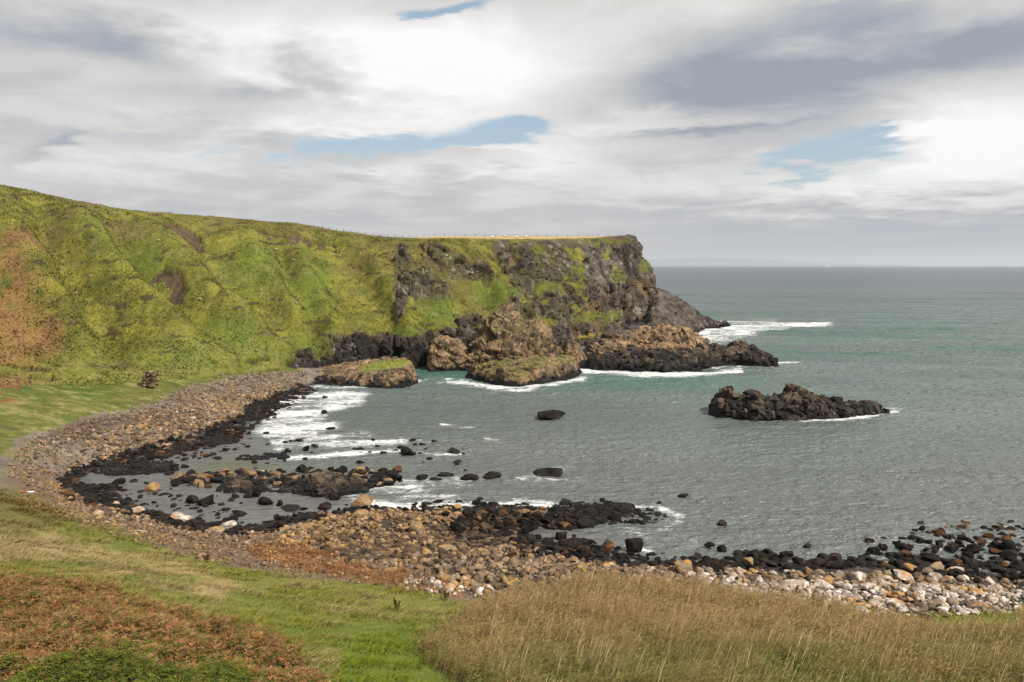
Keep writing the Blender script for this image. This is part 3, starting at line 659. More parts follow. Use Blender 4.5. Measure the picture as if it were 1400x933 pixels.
# ------------------------------------------------------------------ big rock masses (stacks, ledges, reefs, skerry)
def ridge(name, label, cat, cols, depth, amp=1.0, prof='dome', colour='brown', tide=1.6, grass=0, peak=.4, res=1.6, sc=2.2, group=None, plus=0, nv=110, power=2.4, bs=1.0, nogreen=None):
    """cols: (px, base y, top y); the base line lies on the water, the crest at its own height behind it"""
    a = np.array(cols, float); n = int(max(24, (a[-1, 0] - a[0, 0]) * res)); pxs = np.linspace(a[0, 0], a[-1, 0], n)
    yb = np.interp(pxs, a[:, 0], a[:, 1]); yt = np.interp(pxs, a[:, 0], a[:, 2])
    dp = np.interp(pxs, a[:, 0], depth if np.ndim(depth) else [depth] * len(a))
    f = at_z(pxs, yb, 0.0); Yf = f[:, 1]; sl = f[:, 0] / f[:, 1]
    v = (.5 - .5 * np.cos(np.linspace(0, 1, nv) * math.pi)) ** 1.25; v = (v * .8 + .2 * np.linspace(0, 1, nv) ** 1.6)[:, None]; Yc = Yf + dp * peak
    top = at_y(pxs, yt, Yc)[:, 2]; top = np.maximum(top, .05)
    Yv = Yf + v * dp; Xv = sl * Yf + sl * (Yv - Yf)
    if prof == 'dome':
        q = np.where(v < peak, (peak - v) / peak, (v - peak) / (1 - peak)); h = np.clip(1 - q ** power, 0, 1) ** (1 / 1.6)
    elif prof == 'slab':     # steep front, long gentle top
        h = np.clip(np.minimum(v / .16, 1), 0, 1) ** .6 * (.72 + .28 * np.clip(v / peak, 0, 1)) * np.clip((1 - v) / .12, 0, 1) ** .5
    else:                    # ramp rising away from the sea
        h = np.clip(v / .08, 0, 1) ** .7 * (.25 + .75 * sstep(0, 1, v / peak)) * np.clip((1 - v) / .06, 0, 1)
    edge = np.minimum(np.arange(n), np.arange(n)[::-1]) / (n * .04); tp = np.clip(edge, 0, 1) ** .5
    Z = top * h * tp - 1.4 * (1 - np.clip(h * 6, 0, 1))
    P = np.stack([Xv, Yv, Z + 0 * Xv], -1); nn = grid_normals(P); nn = np.where(nn[..., 2:3] < 0, -nn, nn)
    hs = top.max(); k = amp
    Pw = P + .35 * sc * np.stack([fbm(P, sc, 2, s=206), fbm(P, sc, 2, s=207), fbm(P, sc, 2, s=208)], -1)
    a1, e1, v1 = facets(Pw, (sc * 1.6, sc * 1.3, sc * .9), 200 + len(cols)); a2, e2, v2 = facets(Pw, (sc * .62, sc * .6, sc * .42), 230); a3, e3, v3 = facets(P, (sc * .28, sc * .28, sc * .2), 260)
    d = k * (.9 * fbm(P, sc * 3.2, 3, s=201) + .75 * a1 + .25 * a2 + .10 * a3 - .25 * sstep(.10, 0, e1)) * (sc / 2.2) ** .5
    d = d * np.clip(h * 3 + .1, 0, 1) * np.clip(edge * 1.4, 0, 1)
    P = P + nn * d[..., None] * np.array([.8, .8, 1.0]); 
    nn = grid_normals(P); nz = np.abs(nn[..., 2]); z = P[..., 2]
    n1, n2 = fbm(P, 2.6, 4, s=220), fbm(P, .9, 3, s=221)
    pal = {'brown': ((.050, .035, .021), (.180, .118, .066)), 'tan': ((.060, .041, .025), (.235, .158, .092)), 'slate': ((.032, .026, .023), (.100, .080, .066)), 'dark': ((.013, .011, .010), (.050, .039, .031)), 'black': ((.006, .0055, .0055), (.024, .020, .018))}[colour]
    c = mixc(pal[0], pal[1], np.clip(.5 + n1 + .3 * n2, 0, 1))
    c = c * (.7 + .6 * v1)[..., None] * (.8 + .4 * v2)[..., None] * (1 + .4 * fbm(P, (sc * 5, sc * 5, sc * .3), 3, s=209) + .55 * fbm(P, sc * .5, 4, s=212, g=.65))[..., None]
    if colour in ('brown', 'tan'):
        c = mixc(c, (.24, .15, .055), sstep(.15, .5, n2 + .3 * n1) * .55); c = mixc(c, (.34, .29, .22), sstep(.35, .6, n2 - .3 * n1) * .4)
    if colour == 'dark': c = mixc(c, (.17, .12, .075), sstep(.6, 1.05, z / hs + .7 * n1) * .4)
    c = mixc(c, (.009, .008, .008), sstep(tide + .7, tide - .6, z + 1.6 * n1 + .6 * n2))
    if name == 'rock_platform': c = mixc(c, (.40, .30, .02), ell(*proj(P), 788, 455, 30, 8, 0, .6) * sstep(-.3, .2, n2) * .75)
    if grass:
        gm = sstep(.62, .82, nz) * sstep(.35, .6, z / hs + .4 * n1) * grass
        c = mixc(c, mixc((.10, .125, .018), (.17, .15, .04), np.clip(.5 + n2, 0, 1)), np.clip(gm, 0, 1))
    area = float((a[-1, 0] - a[0, 0]) / F * Yf.mean() * max(hs + np.mean(dp) * .6, 2)); m_ = (h + 0 * z > .15) & (True if nogreen is None else ~(ell(*proj(P), *nogreen) > .3)) & (np.arange(n)[None, :] > 2) & (np.arange(n)[None, :] < n - 3)
    nb = int(np.clip(area / (sc * sc) * 2.6, 30, 900)); bk = [add_blocks(P, nn, c, m_, nb, sc * .62 * bs, .8, 600 + len(cols), .28 + .12 * (bs < 1), .35 * bs), add_blocks(P, nn, c, m_, nb * 2, sc * .3 * min(1, bs + .2), .8, 700 + len(cols), .25, .45 * bs)]
    if grass: bk = [(v, f, q) for v, f, q in bk][:1] + [bk[1]]
    Vb, Fb, Cb = merge(bk)
    o = make_mesh(name, np.concatenate([P.reshape(-1, 3), Vb]), [grid_faces(*z.shape), Fb + z.size], np.concatenate([c.reshape(-1, 3), Cb]), M_CLIFF if hs > 3 else M_ROCK, [True, False])
    tag(o, label, cat, group); return o, P, c, Cb
ridge('rock_platform', 'broad dark rock platform sloping from the headland foot down to the sea', 'rock platform',
      [(735,478,462),(760,480,455),(800,484,452),(850,484,445),(872,480,438),(884,476,428),(892,470,402),(899,469,396),(906,468,399),(920,466,408),(935,464,414),(948,458,422),(960,453,433),(975,450,440),(1000,447,445)],
      [20,50,80,92,100,106,104,102,100,92,76,60,34,20,6], 1.2, 'ramp', 'slate', 1.8, .0, .82, 1.5, 3.4, nv=220, bs=.5)
ridge('rock_ridge', 'long brown rock ridge with pale lumpy crest below the headland', 'rock ridge',
      [(800,493,480),(812,493,470),(840,492,462),(880,491,453),(915,490,448),(938,489,450),(955,486,462),(970,483,476),(990,480,478)],
      [8,14,20,24,24,22,18,10,5], 1.5, 'dome', 'tan', 2.4, 0, .45, 1.8, 2.6)
ridge('rock_spur', 'dark jagged rock spur pointing seaward furthest from the headland, surf along its front', 'rock spur',
      [(785,504,500),(800,506,492),(840,508,487),(880,510,480),(915,510,484),(950,506,480),(975,502,476),(1000,501,471),(1015,501,466),(1030,502,474),(1045,502,484),(1055,502,490),(1066,502,500)],
      [6,14,18,20,18,18,18,18,18,16,12,8,4], 1.5, 'dome', 'dark', 2.0, 0, .45, 1.8, 2.3)
ridge('sea_stack', 'tall humped brown sea stack with sloping shoulder in front of the cliff', 'sea stack',
      [(624,507,490),(636,508,482),(648,508,472),(656,508,456),(666,508,436),(678,508,427),(692,508,424),(706,507,430),(718,506,440),(732,505,445),(746,503,452),(758,500,466),(776,497,490)],
      [8,14,20,24,26,26,26,26,24,22,18,12,6], 2.1, 'dome', 'brown', 1.3, .45, .5, 2.2, 3.0, nv=110, bs=.42)
ridge('sea_stack', 'squat rounded knob of brown rock at the left of the tall sea stack', 'sea stack',
      [(584,507,486),(588,508,470),(594,508,463),(604,508,461),(616,508,464),(626,508,468),(634,508,478),(640,507,492)],
      [6,12,14,15,15,14,10,5], 1.5, 'dome', 'tan', 1.0, .2, .5, 3.0, 2.6, power=3.2, nv=130, bs=.45)
ridge('rock_slab', 'long low tilted rock slab lying in the surf before the sea stack', 'rock slab',
      [(637,516,512),(646,520,504),(662,524,499),(690,529,496),(712,530,494),(740,527,491),(765,521,489),(784,516,492),(796,512,502)],
      [5,12,15,16,16,15,13,9,4], .8, 'slab', 'brown', 1.7, .55, .55, 2.2, 2.2, bs=.5)
ridge('sea_stack', 'small pointed cone of rock between the long slab and the platform', 'sea stack',
      [(766,503,494),(771,504,480),(777,504,468),(783,504,465),(790,504,470),(797,503,482),(804,501,494)],
      [4,8,9,10,9,8,4], .8, 'dome', 'brown', 1.3, .2, .5, 3.2, 1.7, nv=100, bs=.5)
LED, LEDP, LEDC, LEDB = ridge('rock_ledge', 'low brown rock ledge with a green grassy top below the cliff', 'rock ledge',
      [(370,519,515),(395,521,512),(430,525,507),(470,528,504),(500,530,499),(530,531,494),(552,530,494),(564,528,500),(572,525,512)],
      [20,30,34,32,28,24,20,14,5], .8, 'slab', 'tan', 1.1, .0, .5, 2.0, 2.0, nv=130, bs=.5, nogreen=(528, 499, 42, 7, -8, .3))
# grass on the ledge's seaward end
_a = LEDP; _px, _py = proj(_a); _gm = ell(_px, _py, 528, 499, 38, 6, -8, .3)
_c = mixc(LEDC, (.15, .16, .03), np.clip(_gm * 1.1, 0, 1)); _cc = np.ones((_c[..., 0].size + len(LEDB), 4), np.float32); _cc[:, :3] = np.concatenate([_c.reshape(-1, 3), LEDB])
LED.data.attributes['Col'].data.foreach_set('color', _cc.ravel())
ridge('skerry', 'long jagged black skerry standing alone in the open bay', 'skerry',
      [(971,566,560),(976,569,544),(985,572,536),(997,573,532),(1010,574,540),(1020,575,544),(1030,576,538),(1037,576,535),(1046,576,545),(1060,576,540),(1078,576,533),(1092,576,535),(1110,575,541),(1130,574,546),(1150,573,553),(1168,570,558),(1185,568,554),(1200,567,554),(1215,565,562)],
      [4,8,11,12,12,12,12,12,12,13,14,14,13,11,9,6,6,5,3], 1.7, 'dome', 'dark', .9, 0, .5, 3.0, 1.5, nv=130)
ridge('reef', 'flat tan rock shelf edging the left shore, dark along the waterline', 'reef',
      [(180,614,611),(195,616,606),(220,617,603),(245,616,604),(262,613,603),(275,611,606)], [3,7,9,9,6,3], .6, 'slab', 'tan', .5, 0, .5, 2.0, 1.1)
ridge('reef', 'low black strip of rock just right of the tan shelf on the left shore', 'reef',
      [(262,608,606),(280,610,601),(300,609,600),(318,607,603),(326,606,605)], [2,5,6,4,2], .5, 'dome', 'black', .6, 0, .5, 2.0, 1.0)
ridge('reef', 'thin flat black reef awash in the shallows near the left shore', 'reef',
      [(322,629,628),(340,630,625),(365,629,624),(388,628,626),(396,627,627)], [2,3,4,3,1], .35, 'dome', 'black', .6, 0, .5, 2.0, .9)
ridge('reef', 'dark low reef running out from the head of the shingle beach', 'reef',
      [(130,648,646),(150,651,640),(180,650,640),(210,648,637),(230,645,635),(240,643,641)], [3,5,6,5,4,2], .6, 'dome', 'black', .8, 0, .5, 2.0, 1.0)
ridge('reef', 'brown and black ridge of rock enclosing the calm pool, left half', 'reef',
      [(298,671,669),(305,674,664),(318,675,660),(335,675,659),(350,674,663),(370,673,664),(395,674,664),(412,672,667)], [3,6,7,7,6,6,6,3], .8, 'dome', 'dark', .7, 0, .5, 2.2, 1.0)
ridge('reef', 'higher hump of brown and black rock at the seaward mouth of the calm pool', 'reef',
      [(396,672,669),(406,676,662),(425,679,656),(445,680,651),(465,679,653),(485,677,657),(500,674,661),(515,672,666),(522,670,669)], [3,6,9,10,9,8,6,5,2], .9, 'dome', 'dark', .9, 0, .5, 2.2, 1.1)
ridge('reef', 'black seaweed covered reef running seaward past the tan boulders', 'reef',
      [(770,722,718),(785,722,712),(805,720,706),(825,718,702),(850,717,702),(880,716,703),(898,714,706),(910,711,709)], [3,5,6,7,6,5,4,2], .8, 'dome', 'black', 3, 0, .5, 3.0, 1.2)
ridge('reef', 'dark broken reef between the tan boulder bank and the black seaweed reef', 'reef',
      [(630,716,710),(660,716,702),(690,718,700),(715,718,698),(735,716,702),(750,712,708)], [3,6,8,8,5,2], .75, 'dome', 'dark', 1.5, 0, .5, 2.2, .9)

# ------------------------------------------------------------------ boulders
def rock_shape(sub, seed, block=.5):
    """a weathered boulder: a ball cut by planes, edges worn, surface pitted"""
    r = np.random.RandomState(seed); V, T = ICO[sub]; V = V.copy()
    N = r.normal(size=(9, 3)); N /= np.linalg.norm(N, axis=1, keepdims=True); D = r.uniform(.42, .88, 9)
    for nrm, dd in zip(N, D):
        s = V @ nrm; V = V - np.where(s > dd, (s - dd) * .97, 0)[:, None] * nrm
    L = np.linalg.norm(V, axis=1, keepdims=True)
    V = V * (1 + (.20 * fbm(V + seed * 3.1, .75, 3, s=seed) + .08 * fbm(V + seed, .22, 2, s=seed + 5))[:, None])
    return V, T
def place(V, size, rot, loc, rng):
    """size (w, d, h)"""
    a = rng.uniform(0, 2 * math.pi); t = rng.normal(0, .18, 2)
    V = V * (np.array(size) / 2)
    c, s = math.cos(t[0]), math.sin(t[0]); V = V @ np.array([[1, 0, 0], [0, c, s], [0, -s, c]])
    c, s = math.cos(t[1]), math.sin(t[1]); V = V @ np.array([[c, 0, -s], [0, 1, 0], [s, 0, c]])
    c, s = math.cos(rot), math.sin(rot); V = V @ np.array([[c, s, 0], [-s, c, 0], [0, 0, 1]])
    return V + np.array(loc)
RNG = np.random.RandomState(11)
def boulder(px, yb, w, h, kind, label, group=None, cat='boulder', name='boulder', ground=None, sub=3, extra_h=1.0):
    """one boulder from its photo width and height in pixels, standing on the ground or in the sea at (px, yb)"""
    z = 0.0
    for _ in range(4):
        p = at_z(px, yb, z); g = float(G(np.array([p[0]]), np.array([p[1]]))[0]); z = max(g, -.05)
    p = at_z(px, yb, z); D = np.hypot(p[1], HC - z); W = w / F * D; Hh = h / F * D * 1.02
    dpt = W * RNG.uniform(.65, .95)
    Hh = max(.25, Hh - .30 * dpt * .35) ; seed = RNG.randint(1, 9999)
    V, T = rock_shape(sub, seed); V = V * (1 / np.abs(V).max(0))
    emb = .30
    P = place(V, (W, dpt, Hh * (1 + emb) ), RNG.uniform(-.3, .3), (p[0], p[1] + dpt * .4, z + Hh * (.5 - emb * .5)), RNG)
    nz = V[:, 2]; c = rock_color(P, kind, seed % 7, nz)
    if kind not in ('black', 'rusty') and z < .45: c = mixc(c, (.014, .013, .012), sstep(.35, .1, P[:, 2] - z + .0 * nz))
    base = np.array([p[0], p[1] + dpt * .4, z])
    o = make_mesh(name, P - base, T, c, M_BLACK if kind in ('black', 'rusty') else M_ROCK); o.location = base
    tag(o, label, cat, group); return o
NAMED = [
 (752,574,46,13,'black','flat topped black rock alone in the middle of the bay'),
 (553,623,20,12,'black','blocky black rock standing in the foam streaks off the left beach'),
 (751,652,44,13,'black','low ragged black rock ringed with foam beyond the near reef'),
 (622,621,21,6,'black','low dark rock barely awash right of the blocky black rock'),
 (517,659,27,13,'black','wide black rock just off the seaward end of the pool reef'),
 (540,659,20,11,'black','second black rock off the seaward end of the pool reef'),
 (576,658,17,9,'black','small black rock with a brown top in the foam past the pool reef'),
 (595,660,19,6,'black','flat black rock awash right of the brown topped one'),
 (606,652,30,5,'black','thin black sliver of rock behind the foam past the pool reef'),
 (642,658,27,11,'black','left rock of the adjoining black pair in mid bay'),
 (671,657,29,12,'black','right rock of the adjoining black pair in mid bay'),
 (656,686,9,6,'black','lone small black stone between the reefs'),
 (987,720,15,9,'black','lone round black rock in open water off the near shore'),
 (902,690,9,5,'black','tiny black rock off the tip of the seaweed reef'),
 (934,681,16,5,'black','flat dark rock awash beyond the seaweed reef'),
 (971,750,15,9,'black','round black rock in the shallows, left of an upright one'),
 (988,756,13,11,'black','upright black rock in the shallows beside a round one'),
 (1010,760,13,7,'black','small black rock where the shallows meet the pale beach'),
 (767,740,16,16,'black','tallest rounded black boulder by the small tide pool'),
 (830,753,20,15,'rusty','rust flecked boulder at the seaward side of the tide pool'),
 (865,756,32,24,'black','large craggy black rock with rusty weed beside the tide pool'),
 (785,750,26,12,'black','wide black boulder at the edge of the tide pool'),
 (797,762,20,14,'black','smooth black boulder in front of the tide pool'),
 (494,697,33,19,'tan','big square tan boulder topping the near reef'),
 (488,708,30,11,'tan','flat tan boulder just under the big square one'),
 (440,708,14,10,'tan','left of two small tan boulders beside the calm pool'),
 (450,709,10,9,'tan','right of two small tan boulders beside the calm pool'),
 (568,734,21,19,'orange','upright boulder capped with bright orange lichen on the near reef'),
 (531,706,16,13,'orange','orange lichened boulder right of the big square tan one'),
 (626,702,17,12,'orange','yellowish boulder on the foamy edge of the near reef'),
 (613,757,28,12,'orange','orange crowned boulder beside the rock pool'),
 (703,766,22,16,'tan','large rounded tan boulder above the beach boulders'),
 (706,778,24,14,'grey','grey boulder leaning below the large rounded tan one'),
 (722,780,14,11,'grey','round grey boulder right of the leaning grey one'),
 (934,786,27,21,'orange','largest orange boulder at the left end of the pale beach'),
 (1026,777,22,15,'orange','tall orange tinted boulder backed by black rocks on the pale beach'),
 (1107,790,17,14,'tan','tan boulder next to the black rocks mid way along the pale beach'),
 (1200,798,23,15,'grey','broad grey boulder among the whitened rocks'),
 (1176,797,24,13,'pale','whitened boulder left of the broad grey one'),
 (1246,784,20,14,'orange','upright boulder tinged orange behind the white rocks'),
 (1284,784,24,14,'orange','boulder with an orange crown above a squared pale one'),
 (1283,796,18,11,'pale','squared pale boulder under the orange crowned one'),
 (1271,790,18,13,'grey','grey rock left of the squared pale boulder'),
 (1242,797,32,11,'pale','long pale boulder with an orange streak'),
 (1091,808,42,13,'pale','widest whitened slab on the pale beach'),
 (1130,806,30,10,'pale','flat whitened slab right of the widest one'),
 (1310,786,26,10,'pale','low pale slab near the black rocks on the right'),
 (1228,835,34,12,'pale','low white rock in the grass at the right end of the beach'),
 (1178,838,18,8,'pale','small white rock half sunk in the reeds'),
 (1338,758,25,13,'black','smooth domed black boulder in the right shallows'),
 (1383,756,18,17,'black','tall black boulder near the right edge of the water'),
 (1390,768,30,14,'black','long black boulder at the right water edge'),
 (1276,772,29,15,'black','large black boulder on the right shoreline'),
 (1345,744,19,6,'rusty','rust coloured weedy rock behind the smooth domed boulder'),
 (1365,758,18,8,'rusty','rust topped rock right of the smooth domed boulder'),
 (1257,719,23,4,'black','long thin rock awash furthest out in the right shallows'),
 (1302,738,22,7,'black','low black rock in the outer row of the right shallows'),
 (1327,742,15,8,'black','knobby black rock ahead of the outer row in the right shallows'),
 (1269,745,17,7,'black','low black rock left of the knobby one in the right shallows'),
 (1192,743,15,8,'black','isolated black rock at the left of the right shallows'),
 (1072,764,18,9,'black','black rock washed by foam left of centre along the pale beach'),
 (1037,764,24,11,'black','wide black rock behind the tall orange tinted boulder'),
 (1105,750,12,6,'black','small black rock off the middle of the pale beach'),
 (281,692,27,16,'black','large black boulder with a pale cap in the calm pool'),
 (258,690,21,13,'black','black boulder left of the pale capped one in the calm pool'),
 (250,663,29,12,'black','long black rock at the landward end of the pool reef'),
 (273,663,14,9,'black','round black rock between two long ones at the pool reef'),
 (296,662,26,10,'black','long black rock touching the left end of the pool reef'),
 (338,682,13,12,'black','left of two upright black stones standing in the calm pool'),
 (350,681,13,12,'black','right of two upright black stones standing in the calm pool'),
 (361,692,22,14,'black','dome shaped dark boulder in the middle of the calm pool'),
 (381,693,10,9,'black','small dark stone right of the dome shaped boulder'),
 (389,701,35,6,'black','flat black rock awash in the calm pool'),
 (326,707,23,8,'black','ragged flat black rock near the inner shore of the calm pool'),
 (445,698,21,10,'black','oval black rock at the outlet of the calm pool'),
 (456,685,18,13,'black','black rock leaning off the hump of the pool reef'),
 (321,682,11,8,'black','small black stone in the left part of the calm pool'),
 (202,674,24,14,'tan','brown topped dark boulder at the beach end of the calm pool'),
 (159,664,22,12,'black','black boulder at the innermost corner of the bay'),
 (309,727,25,14,'pale','rounded pale boulder on the inner shore of the calm pool'),
 (291,731,27,11,'orange','pale boulder with orange front, left of the rounded one'),
 (245,716,34,10,'pale','long flat pale boulder above dark stones'),
 (240,709,16,8,'pale','small pale boulder behind the long flat one'),
 (186,705,20,13,'pale','sandy white boulder on the upper near beach'),
 (132,707,15,10,'pale','white boulder furthest up the near beach'),
 (156,693,12,8,'pale','round white stone near the innermost corner of the bay'),
 (197,716,14,8,'grey','smooth grey stone below the sandy white boulder'),
 (81,695,14,8,'grey','crouched brown stone by the near grass edge'),
 (262,577,11,8,'pale','smooth pale round boulder on the far shingle'),
 (196,583,12,7,'pale','pale boulder near the middle of the far shingle'),
 (230,564,11,8,'pale','broken whitish stones near the top of the far shingle'),
 (304,512,8,5,'pale','white stone where the far shingle meets the grass'),
 (451,588,13,5,'black','flat black rock in the surf of the left beach'),
 (429,611,13,4,'black','thin black rock at the lower edge of the surf'),
 (443,566,10,6,'black','black rock poking from the brightest surf'),
 (363,595,11,5,'black','small black rock inshore of the surf'),
 (443,546,9,6,'black','black rock at the upper edge of the surf'),
]
for it in NAMED: boulder(*it[:5], it[5], cat='sea rock' if it[4] in ('black', 'rusty') else 'boulder', name='sea_rock' if it[4] in ('black', 'rusty') else 'boulder', sub=4 if it[2] > 25 else 3)

SHAPES = {1: [rock_shape(1, 50 + i)[0] for i in range(16)], 2: [rock_shape(2, 80 + i)[0] for i in range(20)], 3: [rock_shape(3, 300 + i)[0] for i in range(20)]}
def sample_zone(poly, n, seed, zmin=-9, zmax=99):
    r = np.random.RandomState(seed); p = np.array(poly, float)
    W = at_z(p[:, 0], p[:, 1], 1.5); x0, y0 = W[:, 0].min() - 8, W[:, 1].min() - 8; x1, y1 = W[:, 0].max() + 8, W[:, 1].max() + 8
    out = []; got = 0
    for _ in range(60):
        X = r.uniform(x0, x1, n * 3); Y = r.uniform(y0, y1, n * 3); Z = G(X, Y); q, w = proj(np.stack([X, Y, Z], -1))
        k = in_poly(poly, q + r.normal(0, 6, len(q)), w + r.normal(0, 2.4, len(q))) & (Z > zmin) & (Z < zmax)
        out.append(np.stack([X, Y, Z], -1)[k]); got += k.sum()
        if got >= n: break
    return np.concatenate(out)[:n]
ZONES = [ # polygon, number, median size, spread, kind, label, group, individuals, category
 ([(380,745),(400,722),(440,705),(480,696),(560,700),(640,702),(660,715),(640,728),(600,738),(560,752),(500,765),(440,752)], 1700, .44, .5, 'tan', 'tan knobbly boulder in the packed bank of the near reef', 'tan boulders of the near reef', 70, 'boulder'),
 ([(425,742),(470,735),(520,726),(640,720),(710,726),(690,750),(600,765),(480,768)], 1300, .46, .45, 'umber', '', '', 0, 'boulder'),
 ([(480,768),(560,765),(590,752),(650,745),(740,758),(860,772),(930,768),(960,790),(860,800),(820,795),(720,806),(640,812),(600,800),(540,785)], 1700, .46, .5, 'grey', 'rounded grey brown boulder on the beach under the reed bed', 'grey boulders below the reeds', 80, 'boulder'),
 ([(870,772),(960,770),(1060,780),(1150,788),(1260,780),(1400,788),(1480,792),(1480,812),(1400,812),(1250,806),(1080,802),(950,798),(880,792)], 900, .54, .5, 'grey', 'rounded lichen marked boulder along the seaward side of the pale beach', 'boulders on the seaward side of the pale beach', 50, 'boulder'),
 ([(930,790),(1060,800),(1250,802),(1400,810),(1500,812),(1500,840),(1400,838),(1300,842),(1230,848),(1150,838),(1080,828),(1000,812)], 1500, .44, .6, 'pale', 'whitened rock in the bleached band of the right hand beach', 'white rocks of the right hand beach', 60, 'boulder'),
 ([(560,694),(640,694),(740,694),(800,700),(790,722),(720,730),(660,730),(620,716)], 520, .52, .4, 'black', 'black weed covered rock along the seaward side of the near reef', 'black rocks on the seaward side of the near reef', 30, 'sea rock'),
 ([(235,655),(300,652),(400,653),(540,648),(548,668),(480,680),(400,679),(300,677),(240,668)], 420, .72, .5, 'black', 'black or brown topped rock in the reef that closes off the calm pool', 'rocks of the pool reef', 24, 'sea rock'),
 ([(125,640),(150,636),(235,632),(242,645),(190,652),(130,652)], 110, .6, .4, 'black', '', '', 0, 'sea rock'),
 ([(180,602),(230,596),(330,598),(330,608),(250,618),(185,618)], 130, .7, .4, 'tan', '', '', 0, 'boulder'),
 ([(600,700),(700,696),(800,700),(880,706),(800,724),(740,735),(690,752),(650,738),(610,728)], 420, .58, .4, 'black', '', '', 0, 'sea rock'),
 ([(300,612),(420,600),(560,612),(640,640),(640,662),(560,660),(480,652),(400,652),(300,650)], 60, .6, .5, 'black', '', 'open water', 0, 'sea rock'),
 ([(110,640),(180,620),(330,600),(345,620),(250,640),(180,655),(120,655)], 200, .5, .5, 'black', '', 'open water', 0, 'sea rock'),
 ([(780,700),(830,694),(905,700),(908,712),(850,720),(770,724)], 420, .6, .3, 'black', '', '', 0, 'sea rock'),
 ([(600,745),(680,726),(740,722),(760,735),(860,760),(960,770),(950,778),(860,776),(760,765),(690,752)], 380, .56, .42, 'black', 'black rock between the tide pool and the grey boulders', 'black rocks around the tide pool', 24, 'sea rock'),
 ([(930,768),(1030,762),(1130,768),(1180,764),(1270,764),(1400,768),(1480,770),(1480,784),(1400,783),(1260,776),(1100,778),(960,774)], 330, .68, .3, 'black', 'black rock in the dark band along the right hand waterline', 'black rocks along the right hand waterline', 30, 'sea rock'),
 ([(1180,745),(1250,728),(1400,722),(1480,722),(1480,768),(1400,766),(1300,758),(1200,765)], 220, .5, .5, 'black', 'weedy black rock scattered in the right hand shallows', 'rocks in the right hand shallows', 30, 'sea rock'),
 ([(1250,730),(1320,722),(1480,728),(1480,756),(1400,750),(1330,745)], 55, .6, .4, 'rusty', '', '', 0, 'sea rock'),
 ([(150,672),(200,662),(300,668),(330,690),(310,715),(220,705),(160,690)], 110, .45, .45, 'black', 'dark stone in the landward part of the calm pool', 'dark stones in the calm pool', 16, 'sea rock'),
 ([(80,650),(140,632),(260,606),(330,580),(400,535),(420,528),(430,540),(390,556),(345,590),(290,612),(190,640),(150,660),(170,690),(240,712),(330,722),(440,700),(440,708),(330,732),(240,720),(150,700),(90,680)], 2600, .55, .3, 'black', '', '', 0, 'sea rock'),
 ([(370,548),(430,540),(500,545),(470,575),(440,610),(360,612),(330,600)], 90, .5, .4, 'black', '', '', 0, 'sea rock'),
 ([(10,655),(30,610),(70,592),(120,575),(210,553),(240,538),(270,527),(330,513),(420,509),(400,535),(340,575),(260,602),(150,632),(90,655)], 8500, .34, .42, 'grey', '', '', 0, 'boulder'),
 ([(120,600),(210,570),(330,540),(390,528),(330,575),(240,603),(140,628)], 1500, .62, .3, 'grey', '', '', 0, 'boulder'),
 ([(100,690),(150,695),(260,722),(400,722),(420,740),(340,745),(240,732),(120,712)], 700, .42, .45, 'grey', '', '', 0, 'boulder'),
 ([(30,650),(110,665),(260,722),(420,735),(520,765),(620,812),(420,790),(260,765),(100,715),(30,690)], 6000, .24, .4, 'tan', '', '', 0, 'boulder'),
 ([(560,786),(660,800),(720,812),(660,824),(600,818),(540,800)], 90, .45, .4, 'pale', '', '', 0, 'boulder'),
]
REFS = [(494,690,'the big square tan boulder'),(568,725,'the upright orange capped boulder'),(626,698,'the yellowish boulder by the foam'),(613,752,'the orange crowned boulder beside the rock pool'),(703,759,'the large rounded tan boulder'),
 (706,772,'the leaning grey boulder'),(934,778,'the largest orange boulder'),(1026,770,'the tall orange tinted boulder'),(1107,784,'the tan boulder midway along the pale beach'),(1200,791,'the broad grey boulder'),
 (1246,777,'the upright orange tinged boulder'),(1284,777,'the orange crowned boulder over a squared one'),(1091,802,'the widest whitened slab'),(1310,782,'the low pale slab'),(1338,752,'the smooth domed black boulder'),
 (1276,765,'the large black shoreline boulder'),(767,732,'the tallest rounded black boulder'),(865,744,'the craggy black rock by the tide pool'),(830,746,'the rust flecked tide pool boulder'),(202,667,'the brown topped pool boulder'),
 (281,684,'the pale capped black boulder'),(1072,760,'the foam washed black rock'),(971,746,'the round black rock in the shallows'),(1228,830,'the low white rock in the grass'),(785,744,'the wide black tide pool boulder'),(656,683,'the lone small black stone')]
INDIV = []
def relabel():
    ords = ('just', 'second', 'third', 'fourth', 'fifth', 'sixth', 'seventh', 'eighth'); seen = {}
    for o, px, py, k, s, cat in INDIV:
        i = min(range(len(REFS)), key=lambda j: (REFS[j][0] - px) ** 2 + 6 * (REFS[j][1] - py) ** 2); dx, dy = px - REFS[i][0], py - REFS[i][1]
        d = ('right of' if dx > 0 else 'left of') if abs(dx) > 2.5 * abs(dy) else ('below' if dy > 0 else 'above')
        seen.setdefault((i, d, k, cat), []).append((math.hypot(dx, dy), o, s))
    word = {'umber': 'dark brown', 'black': 'black', 'rusty': 'rust coloured', 'tan': 'tan', 'grey': 'grey', 'pale': 'whitish', 'orange': 'orange tinged'}
    for (i, d, k, cat), L in seen.items():
        L.sort(key=lambda q: q[0])
        for n, (_, o, s) in enumerate(L[:8]):
            sz = 'large ' if s > 1.0 else ('medium ' if s > .75 else 'smallish ')
            o['label'] = sz + word[k] + (' rock ' if cat == 'sea rock' else ' boulder ') + ords[n] + ' ' + d + ' ' + REFS[i][2]
